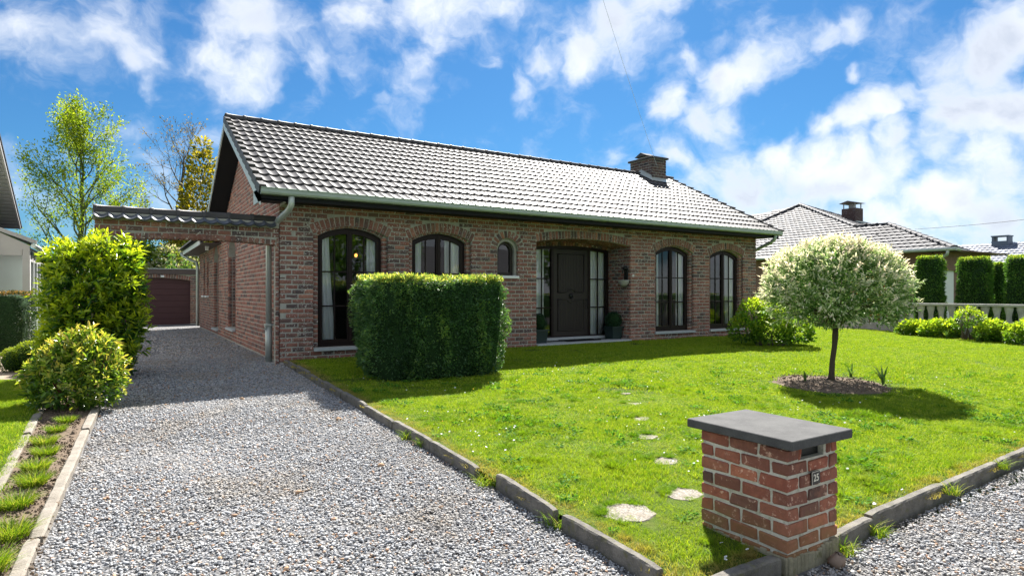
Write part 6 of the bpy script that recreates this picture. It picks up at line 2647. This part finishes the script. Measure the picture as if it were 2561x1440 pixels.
for (x, y, r, h), lab in zip(TUFTS, ORD):
    V, F, T = blades(520, r * .50, h * .45, h * .95, (.3, 1.15, 1), .0042, rg2, 3)
    o = link('grass_tuft', mesh_from('grass_tuft', V, F, T), M['tuft'], None, (x, y, ground(y) - .015))
    tag(o, lab, 'grass tuft', 'ornamental grass tufts in the planted strip')
WEEDS = [(2.33, 5.60, 'weed tuft growing from the drive kerb, below the clipped yew'), (2.36, 5.30, 'small weed tuft against the drive kerb left of the gap'), (2.38, 4.12, 'grass tuft filling the gap in the drive kerb'),
         (2.34, 3.20, 'small weed at the joint of the drive kerb opposite the largest stepping stone'), (4.05, 2.06, 'grass tuft at the street kerb nearest the brick pillar'), (5.18, 2.12, 'grass tuft at the second joint of the street kerb'),
         (6.28, 2.20, 'grass tuft at the third joint of the street kerb'), (3.60, 2.03, 'long grass at the right foot of the brick pillar'), (2.43, 8.15, 'long yellow grass blades on the lawn side of the drive kerb by the yew')]
for i, (x, y, lab) in enumerate(WEEDS):
    V, F, T = blades(70 if i != 2 else 160, .055 if i != 2 else .10, .05, .15, (.4, 1.4, 0), .005, rg2, 3)
    o = link('weed_tuft', mesh_from('weed_tuft', V, F, T), M['tuft'], None, (x, y, ground(y) - .05 if x < 2.4 or y < 2.1 else ground(y)))
    tag(o, lab, 'grass tuft', 'weeds along the kerbs')


# ================================================================ GRASS AND GRAVEL AS SCATTERED STUFF
def scatter(name, P, R, S, I, variants, label):
    """one object: points that carry rotation, scale and variant, instanced by geometry nodes"""
    me = bpy.data.meshes.new(name)
    P = np.asarray(P, dtype=np.float32)
    n = len(P)
    me.vertices.add(n)
    me.vertices.foreach_set('co', P.ravel())
    a = me.attributes.new('rot', 'FLOAT_VECTOR', 'POINT')
    a.data.foreach_set('vector', np.asarray(R, dtype=np.float32).ravel())
    a = me.attributes.new('scl', 'FLOAT_VECTOR', 'POINT')
    a.data.foreach_set('vector', np.asarray(S, dtype=np.float32).ravel())
    a = me.attributes.new('idx', 'INT', 'POINT')
    a.data.foreach_set('value', np.asarray(I, dtype=np.int32))
    me.update()
    o = bpy.data.objects.new(name, me)
    COL.objects.link(o)
    ng = bpy.data.node_groups.new(name + '_nodes', 'GeometryNodeTree')
    ng.interface.new_socket('Geometry', in_out='INPUT', socket_type='NodeSocketGeometry')
    ng.interface.new_socket('Geometry', in_out='OUTPUT', socket_type='NodeSocketGeometry')
    N, Lk = ng.nodes, ng.links
    gi, go = N.new('NodeGroupInput'), N.new('NodeGroupOutput')
    iop = N.new('GeometryNodeInstanceOnPoints')
    jn = N.new('GeometryNodeJoinGeometry')
    for v in reversed(variants):
        oi = N.new('GeometryNodeObjectInfo')
        oi.inputs['Object'].default_value = v
        oi.inputs['As Instance'].default_value = True
        Lk.new(oi.outputs['Geometry'], jn.inputs[0])

    def named(nm, typ):
        nd = N.new('GeometryNodeInputNamedAttribute')
        nd.data_type = typ
        nd.inputs['Name'].default_value = nm
        return nd.outputs[0]
    e2r = N.new('FunctionNodeEulerToRotation')
    Lk.new(named('rot', 'FLOAT_VECTOR'), e2r.inputs[0])
    Lk.new(gi.outputs[0], iop.inputs['Points'])
    Lk.new(jn.outputs[0], iop.inputs['Instance'])
    iop.inputs['Pick Instance'].default_value = True
    Lk.new(named('idx', 'INT'), iop.inputs['Instance Index'])
    Lk.new(e2r.outputs[0], iop.inputs['Rotation'])
    Lk.new(named('scl', 'FLOAT_VECTOR'), iop.inputs['Scale'])
    Lk.new(iop.outputs[0], go.inputs[0])
    md = o.modifiers.new('scatter', 'NODES')
    md.node_group = ng
    return tag(o, label, None, None, 'stuff')


def hidden_source(name, me, mat):
    me.materials.append(mat)
    return bpy.data.objects.new(name, me)       # never linked: only a source for the scatter


rg3 = random.Random(5)
near_patch, far_patch = [], []
for k in range(6):
    V, F, T = blades(560, .20, .022, .055, (.15, 1.1, 0), .0040, rg3, 2)
    near_patch.append(hidden_source('grass_patch', mesh_from('grass_patch', V, F, T), M['grass']))
for k in range(4):
    V, F, T = blades(480, .30, .022, .050, (.15, 1.0, 0), .0072, rg3, 2)
    far_patch.append(hidden_source('grass_patch', mesh_from('grass_patch', V, F, T), M['grass']))
clump = []
for k in range(3):
    V, F, T = blades(150, .07, .05, .095, (.3, 1.3, 1), .0050, rg3, 3)
    clump.append(hidden_source('grass_clump', mesh_from('grass_clump', V, F, [t * .35 for t in T]), M['grass']))


def on_lawn(x, y):
    if (x - 9.0) ** 2 + ((y - 5.28) / .92) ** 2 < .99:
        return False
    if 3.06 < x < 3.55 and 2.03 < y < 2.67:
        return False
    if abs(x - 4.06) < .98 and abs(y - 8.8) < .5:
        return False
    for sx, sy, r, _ in STEPS:
        if (x - sx) ** 2 + ((y - sy) / .85) ** 2 < (r * .82) ** 2:
            return False
    return True


def fwd_of(x, y):
    return YAW_C * x + YAW_S * y


def in_view(x, y, margin=.6):
    f_ = fwd_of(x, y)
    s_ = YAW_S * x - YAW_C * y
    return f_ > .8 and abs(s_) < f_ * .86 + margin


pts_n, pts_f = [], []
for i in range(int(18.0 / .17)):
    for j in range(int(9.1 / .17)):
        x, y = 2.43 + (i + .5) * .17 + rg3.uniform(-.07, .07), 2.16 + (j + .5) * .17 + rg3.uniform(-.07, .07)
        if y > 11.12 or not in_view(x, y) or (x > 3.6 and y < 2.18 + .043 * (x - 3.6)):
            continue
        if fwd_of(x, y) < 8.2:
            pts_n.append((x, y))
        elif rg3.random() < .50:
            pts_f.append((x, y))
for i in range(int(5 / .30)):
    for j in range(int(7 / .30)):
        x, y = 15.5 + i * .30 + rg3.uniform(-.1, .1), 11.2 + j * .3 + rg3.uniform(-.1, .1)
        pts_f.append((x, y))
for i in range(int(2.2 / .17)):
    for j in range(int(9 / .17)):
        x, y = -.86 - (i + .5) * .17 + rg3.uniform(-.07, .07), 2.0 + (j + .5) * .17 + rg3.uniform(-.07, .07)
        if y < 10.9 and in_view(x, y, 1.0):
            pts_n.append((x, y))


def scatter_patches(name, pts, src, label, smin=.8, smax=1.25):
    keep, sc = [], []
    for x, y in pts:
        if not on_lawn(x, y):
            continue
        edge = 1.0
        for sx, sy, r, _ in STEPS:
            if (x - sx) ** 2 + (y - sy) ** 2 < (r + .17) ** 2:
                edge = .62
        if (x - 9.0) ** 2 + ((y - 5.28) / .92) ** 2 < 1.25:
            edge = .7
        if x < 2.55 and x > 0 or y < 2.28 + max(0, .043 * (x - 3.6)) or abs(x - 20.3) < .2:
            edge = min(edge, .6)
        if abs(x - 3.3) < .45 and abs(y - 2.35) < .5:
            edge = min(edge, .7)
        h = .85 + .55 * noise.noise(Vector((x * 1.3, y * 1.3, 0))) + .25 * noise.noise(Vector((x * 4, y * 4, 7)))
        keep.append((x, y, ground(y) + .008 + .02 * noise.noise(Vector((x * .9, y * .9, .012)))))
        s = rg3.uniform(smin, smax)
        sc.append((s * edge, s * edge, max(.45, h) * edge))
    n_ = len(keep)
    R = np.zeros((n_, 3))
    R[:, 2] = rng.uniform(0, 6.28, n_)
    return scatter(name, keep, R, sc, rng.integers(0, len(src), n_), src, label)


scatter_patches('lawn_grass', pts_n, near_patch, 'short sunlit grass of the front lawn nearest the camera')
scatter_patches('far_lawn_grass', pts_f, far_patch, 'short grass of the front lawn towards the house and the balustrade', .9, 1.3)
cp = []
for k in range(1500):
    x, y = rg3.uniform(2.5, 13), rg3.uniform(2.2, 8.5)
    if noise.noise(Vector((x * .7, y * .7, 21))) > -.05 and rg3.random() < 1.25 - fwd_of(x, y) / 9.5 and in_view(x, y):
        cp.append((x, y))
for sx, sy, r, _ in STEPS:
    for k in range(9):
        a = rg3.uniform(.35, 2.8)
        cp.append((sx + (r * 1.05) * math.cos(a), sy + (r * .95) * math.sin(a)))
scatter_patches('grass_clumps', cp, clump, 'darker longer clumps of grass scattered through the lawn', .6, 1.1)

# clover and plantain rosettes
rv_ = []
M['clover'] = leaf_material('clover_leaf', [(0.0, (.04, .13, .02)), (.6, (.10, .24, .03)), (1.0, (.20, .34, .05))], .45, .7, .08)
for k in range(4):
    n_ = 26
    a = rng.uniform(0, 6.28, n_)
    q = .075 * np.sqrt(rng.random(n_))
    P = np.stack([q * np.cos(a), q * np.sin(a), rng.uniform(.025, .05, n_)], 1)
    D = unit(np.stack([np.cos(a), np.sin(a), rng.uniform(-.1, .5, n_)], 1))
    o = leaves('rosette', P, D, .042, .021, rng.random(n_), M['clover'], None, .7, 'leaf', 1.2)
    COL.objects.unlink(o)
    rv_.append(o)
cp = []
while len(cp) < 260:
    x, y = rg3.uniform(2.5, 13), rg3.uniform(2.2, 8.8)
    if noise.noise(Vector((x * 1.1, y * 1.1, 57))) > rg3.uniform(-.3, .45) and rg3.random() < 1.3 - fwd_of(x, y) / 9.0 and in_view(x, y):
        cp.append((x, y))
scatter_patches('clover', cp, rv_, 'clover and plantain leaves growing through the lawn', .6, 1.15)

# daisies
dv, df, dt = [], [], []
for k in range(8):
    a = 2 * math.pi * k / 8
    b0 = len(dv)
    c, s = math.cos(a), math.sin(a)
    dv += [(c * .002, s * .002, .05), (c * .009 - s * .004, s * .009 + c * .004, .052), (c * .012, s * .012, .050), (c * .009 + s * .004, s * .009 - c * .004, .052)]
    df.append((b0, b0 + 1, b0 + 2, b0 + 3))
daisy = hidden_source('daisy', mesh_from('daisy', dv, df, .5), M['petal'])
bv = MB()
bv.lathe([(0, .05), (.008, .052), (.010, .056), (.006, .062), (0, .063)], (0, 0, 0), 7)
yel = hidden_source('dandelion', mesh_from('dandelion', bv.v, bv.f, .5), M['petal_yellow'])
dp_, ds_, di_, dr_ = [], [], [], []
while len(dp_) < 300:
    x, y = rg3.uniform(2.5, 11), rg3.uniform(2.2, 9)
    if not on_lawn(x, y) or not in_view(x, y) or noise.noise(Vector((x * .55, y * .55, 3))) < rg3.uniform(-.2, .55):
        continue
    if fwd_of(x, y) > 10 * rg3.random() + 2:
        continue
    dp_.append((x, y, ground(y) + .012))
    s = rg3.uniform(.6, 1.05)
    ds_.append((s, s, s))
    di_.append(0 if rg3.random() < .955 else 1)
    dr_.append((rg3.uniform(-.5, .5), rg3.uniform(-.5, .5), rg3.uniform(0, 6)))
scatter('daisies', dp_, dr_, ds_, di_, [daisy, yel], 'white daisies and a few yellow dandelions in the lawn')


def pebble_material():
    m, t, p = material('crushed_stone')
    oi = t.add('ShaderNodeObjectInfo').outputs['Random']
    pos = t.add('ShaderNodeNewGeometry').outputs['Position']
    c = t.ramp(oi, [(0.0, (.165, .175, .190)), (0.2, (.24, .25, .265)), (0.45, (.315, .325, .340)), (0.72, (.385, .388, .395)), (0.88, (.46, .452, .43)), (0.94, (.38, .29, .21)), (0.975, (.40, .22, .12)), (1.0, (.12, .085, .07))])
    dirt = t.maprange(t.noise(pos, 1.1, 5.0, .65), .50, .66, 0, .55)
    c = t.mix(dirt, c, (.29, .235, .165))
    c = t.mix(t.maprange(t.noise(pos, 120.0, 3.0), .4, .7, 0, .3), c, (.40, .40, .39))
    t.put(p.inputs['Base Color'], c)
    p.inputs['Roughness'].default_value = .75
    p.inputs['Specular IOR Level'].default_value = .35
    return m


M['pebble'] = pebble_material()
ICO_V = []
ph = (1 + 5 ** .5) / 2
for a, b_ in ((1, ph), (-1, ph), (1, -ph), (-1, -ph)):
    ICO_V += [(0, a, b_), (a, b_, 0), (b_, 0, a)]
ICO_V = np.array(ICO_V) / math.sqrt(1 + ph * ph)
ICO_F = []
for i in range(12):
    for j in range(i + 1, 12):
        for k in range(j + 1, 12):
            if max(np.linalg.norm(ICO_V[i] - ICO_V[j]), np.linalg.norm(ICO_V[j] - ICO_V[k]), np.linalg.norm(ICO_V[i] - ICO_V[k])) < 1.1:
                n_ = np.cross(ICO_V[j] - ICO_V[i], ICO_V[k] - ICO_V[i])
                ICO_F.append((i, j, k) if n_.dot(ICO_V[i]) > 0 else (i, k, j))
peb = []
for k in range(8):
    v = ICO_V * (1 + rng.uniform(-.28, .28, (12, 1))) * np.array([1.0, rng.uniform(.6, .9), rng.uniform(.38, .62)])
    peb.append(hidden_source('pebble', mesh_from('pebble', v, np.array(ICO_F), .5), M['pebble']))


def gravel_points(x0, x1, y0, y1, dens, size, dz):
    n_ = int((x1 - x0) * (y1 - y0) * dens)
    x = rng.uniform(x0, x1, n_)
    y = rng.uniform(y0, y1, n_)
    f_ = YAW_C * x + YAW_S * y
    s_ = YAW_S * x - YAW_C * y
    ok = (f_ > .8) & (np.abs(s_) < f_ * .86 + .5)
    x, y = x[ok], y[ok]
    z = -.032 * np.clip(11.22 - y, 0, 12.5) + dz + rng.uniform(-.004, .008, len(x))
    s = size * rng.lognormal(0, .28, len(x))
    return np.stack([x, y, z], 1), s


parts_p, parts_s = [], []
for a in ((-.60, 2.34, 2.0, 6.0, 3500, .0090, -.050), (-.36, 2.34, 6.0, 9.5, 2600, .0100, -.050), (-.24, 2.34, 9.5, 14.0, 1700, .0120, -.050), (-.24, 2.32, 14, 24, 500, .016, -.050),
          (1.2, 9.0, -.6, 2.36, 3300, .0092, -.055), (9.0, 13.0, .2, 2.5, 1200, .013, -.055), (-.5, 1.2, .6, 2.0, 3300, .0092, -.055)):
    P, s = gravel_points(*a)
    parts_p.append(P)
    parts_s.append(s)
P, s = np.vstack(parts_p), np.concatenate(parts_s)
kerb_y = np.where(P[:, 0] < 2.35, 99, np.where(P[:, 0] < 3.58, 2.045, 2.062 + .044 * (P[:, 0] - 3.58)))
bed_x = np.where(P[:, 1] > 8.8, -.20, -.20 - .21 * (8.8 - P[:, 1]) / 4.9)
ok = ~((P[:, 0] > 3.05) & (P[:, 0] < 3.56) & (P[:, 1] > 2.02)) & (P[:, 1] < kerb_y) & (P[:, 0] > bed_x)
P, s = P[ok], s[ok]
n_ = len(P)
R = np.stack([rng.normal(0, .35, n_), rng.normal(0, .35, n_), rng.uniform(0, 6.28, n_)], 1)
scatter('gravel', P, R, np.stack([s, s, s], 1), rng.integers(0, 8, n_), peb, 'loose grey crushed stone on the drive and the street verge')
# larger brown stones and soil crumbs
n_ = 90
x = rng.uniform(-.3, 2.3, n_)
y = rng.uniform(2.2, 9, n_)
x = np.concatenate([x, rng.uniform(3.6, 8, 40)])
y = np.concatenate([y, rng.uniform(.4, 1.95, 40)])
bs = simple('brown_pebble', (.36, .24, .15), .85, .25, 0, .45, 9.0)
bp = []
for k in range(4):
    v = ICO_V * (1 + rng.uniform(-.2, .2, (12, 1))) * np.array([1.0, rng.uniform(.6, .9), .6])
    bp.append(hidden_source('pebble', mesh_from('pebble', v, np.array(ICO_F), .5), bs))
s = .014 * rng.lognormal(0, .4, len(x))
P = np.stack([x, y, -.032 * np.clip(11.22 - y, 0, 12.5) - .042], 1)
scatter('brown_stones', P, np.stack([rng.normal(0, .3, len(x)), rng.normal(0, .3, len(x)), rng.uniform(0, 6, len(x))], 1), np.stack([s, s, s], 1), rng.integers(0, 4, len(x)), bp, 'odd brown stones lying on the grey gravel')
cr = []
for k in range(4):
    v = ICO_V * (1 + rng.uniform(-.3, .3, (12, 1))) * np.array([1.0, .8, .6])
    cr.append(hidden_source('soil_crumb', mesh_from('soil_crumb', v, np.array(ICO_F), .5), M['soil']))
x = np.concatenate([rng.uniform(-.73, -.38, 3400), 9.0 + .88 * np.sqrt(rng.random(900)) * np.cos(np.linspace(0, 400, 900))])
y = np.concatenate([rng.uniform(3.0, 9.5, 3400), 5.28 + .80 * np.sqrt(rng.random(900)) * np.sin(np.linspace(0, 400, 900))])
z = -.032 * np.clip(11.22 - y, 0, 12.5) + np.where(x < 2, -.008, .045)
s = .0075 * rng.lognormal(0, .45, len(x))
scatter('soil_crumbs', np.stack([x, y, z], 1), rng.uniform(0, 6, (len(x), 3)), np.stack([s, s, s], 1), rng.integers(0, 4, len(x)), cr, 'crumbs of dry soil in the planted strip and the round bed')
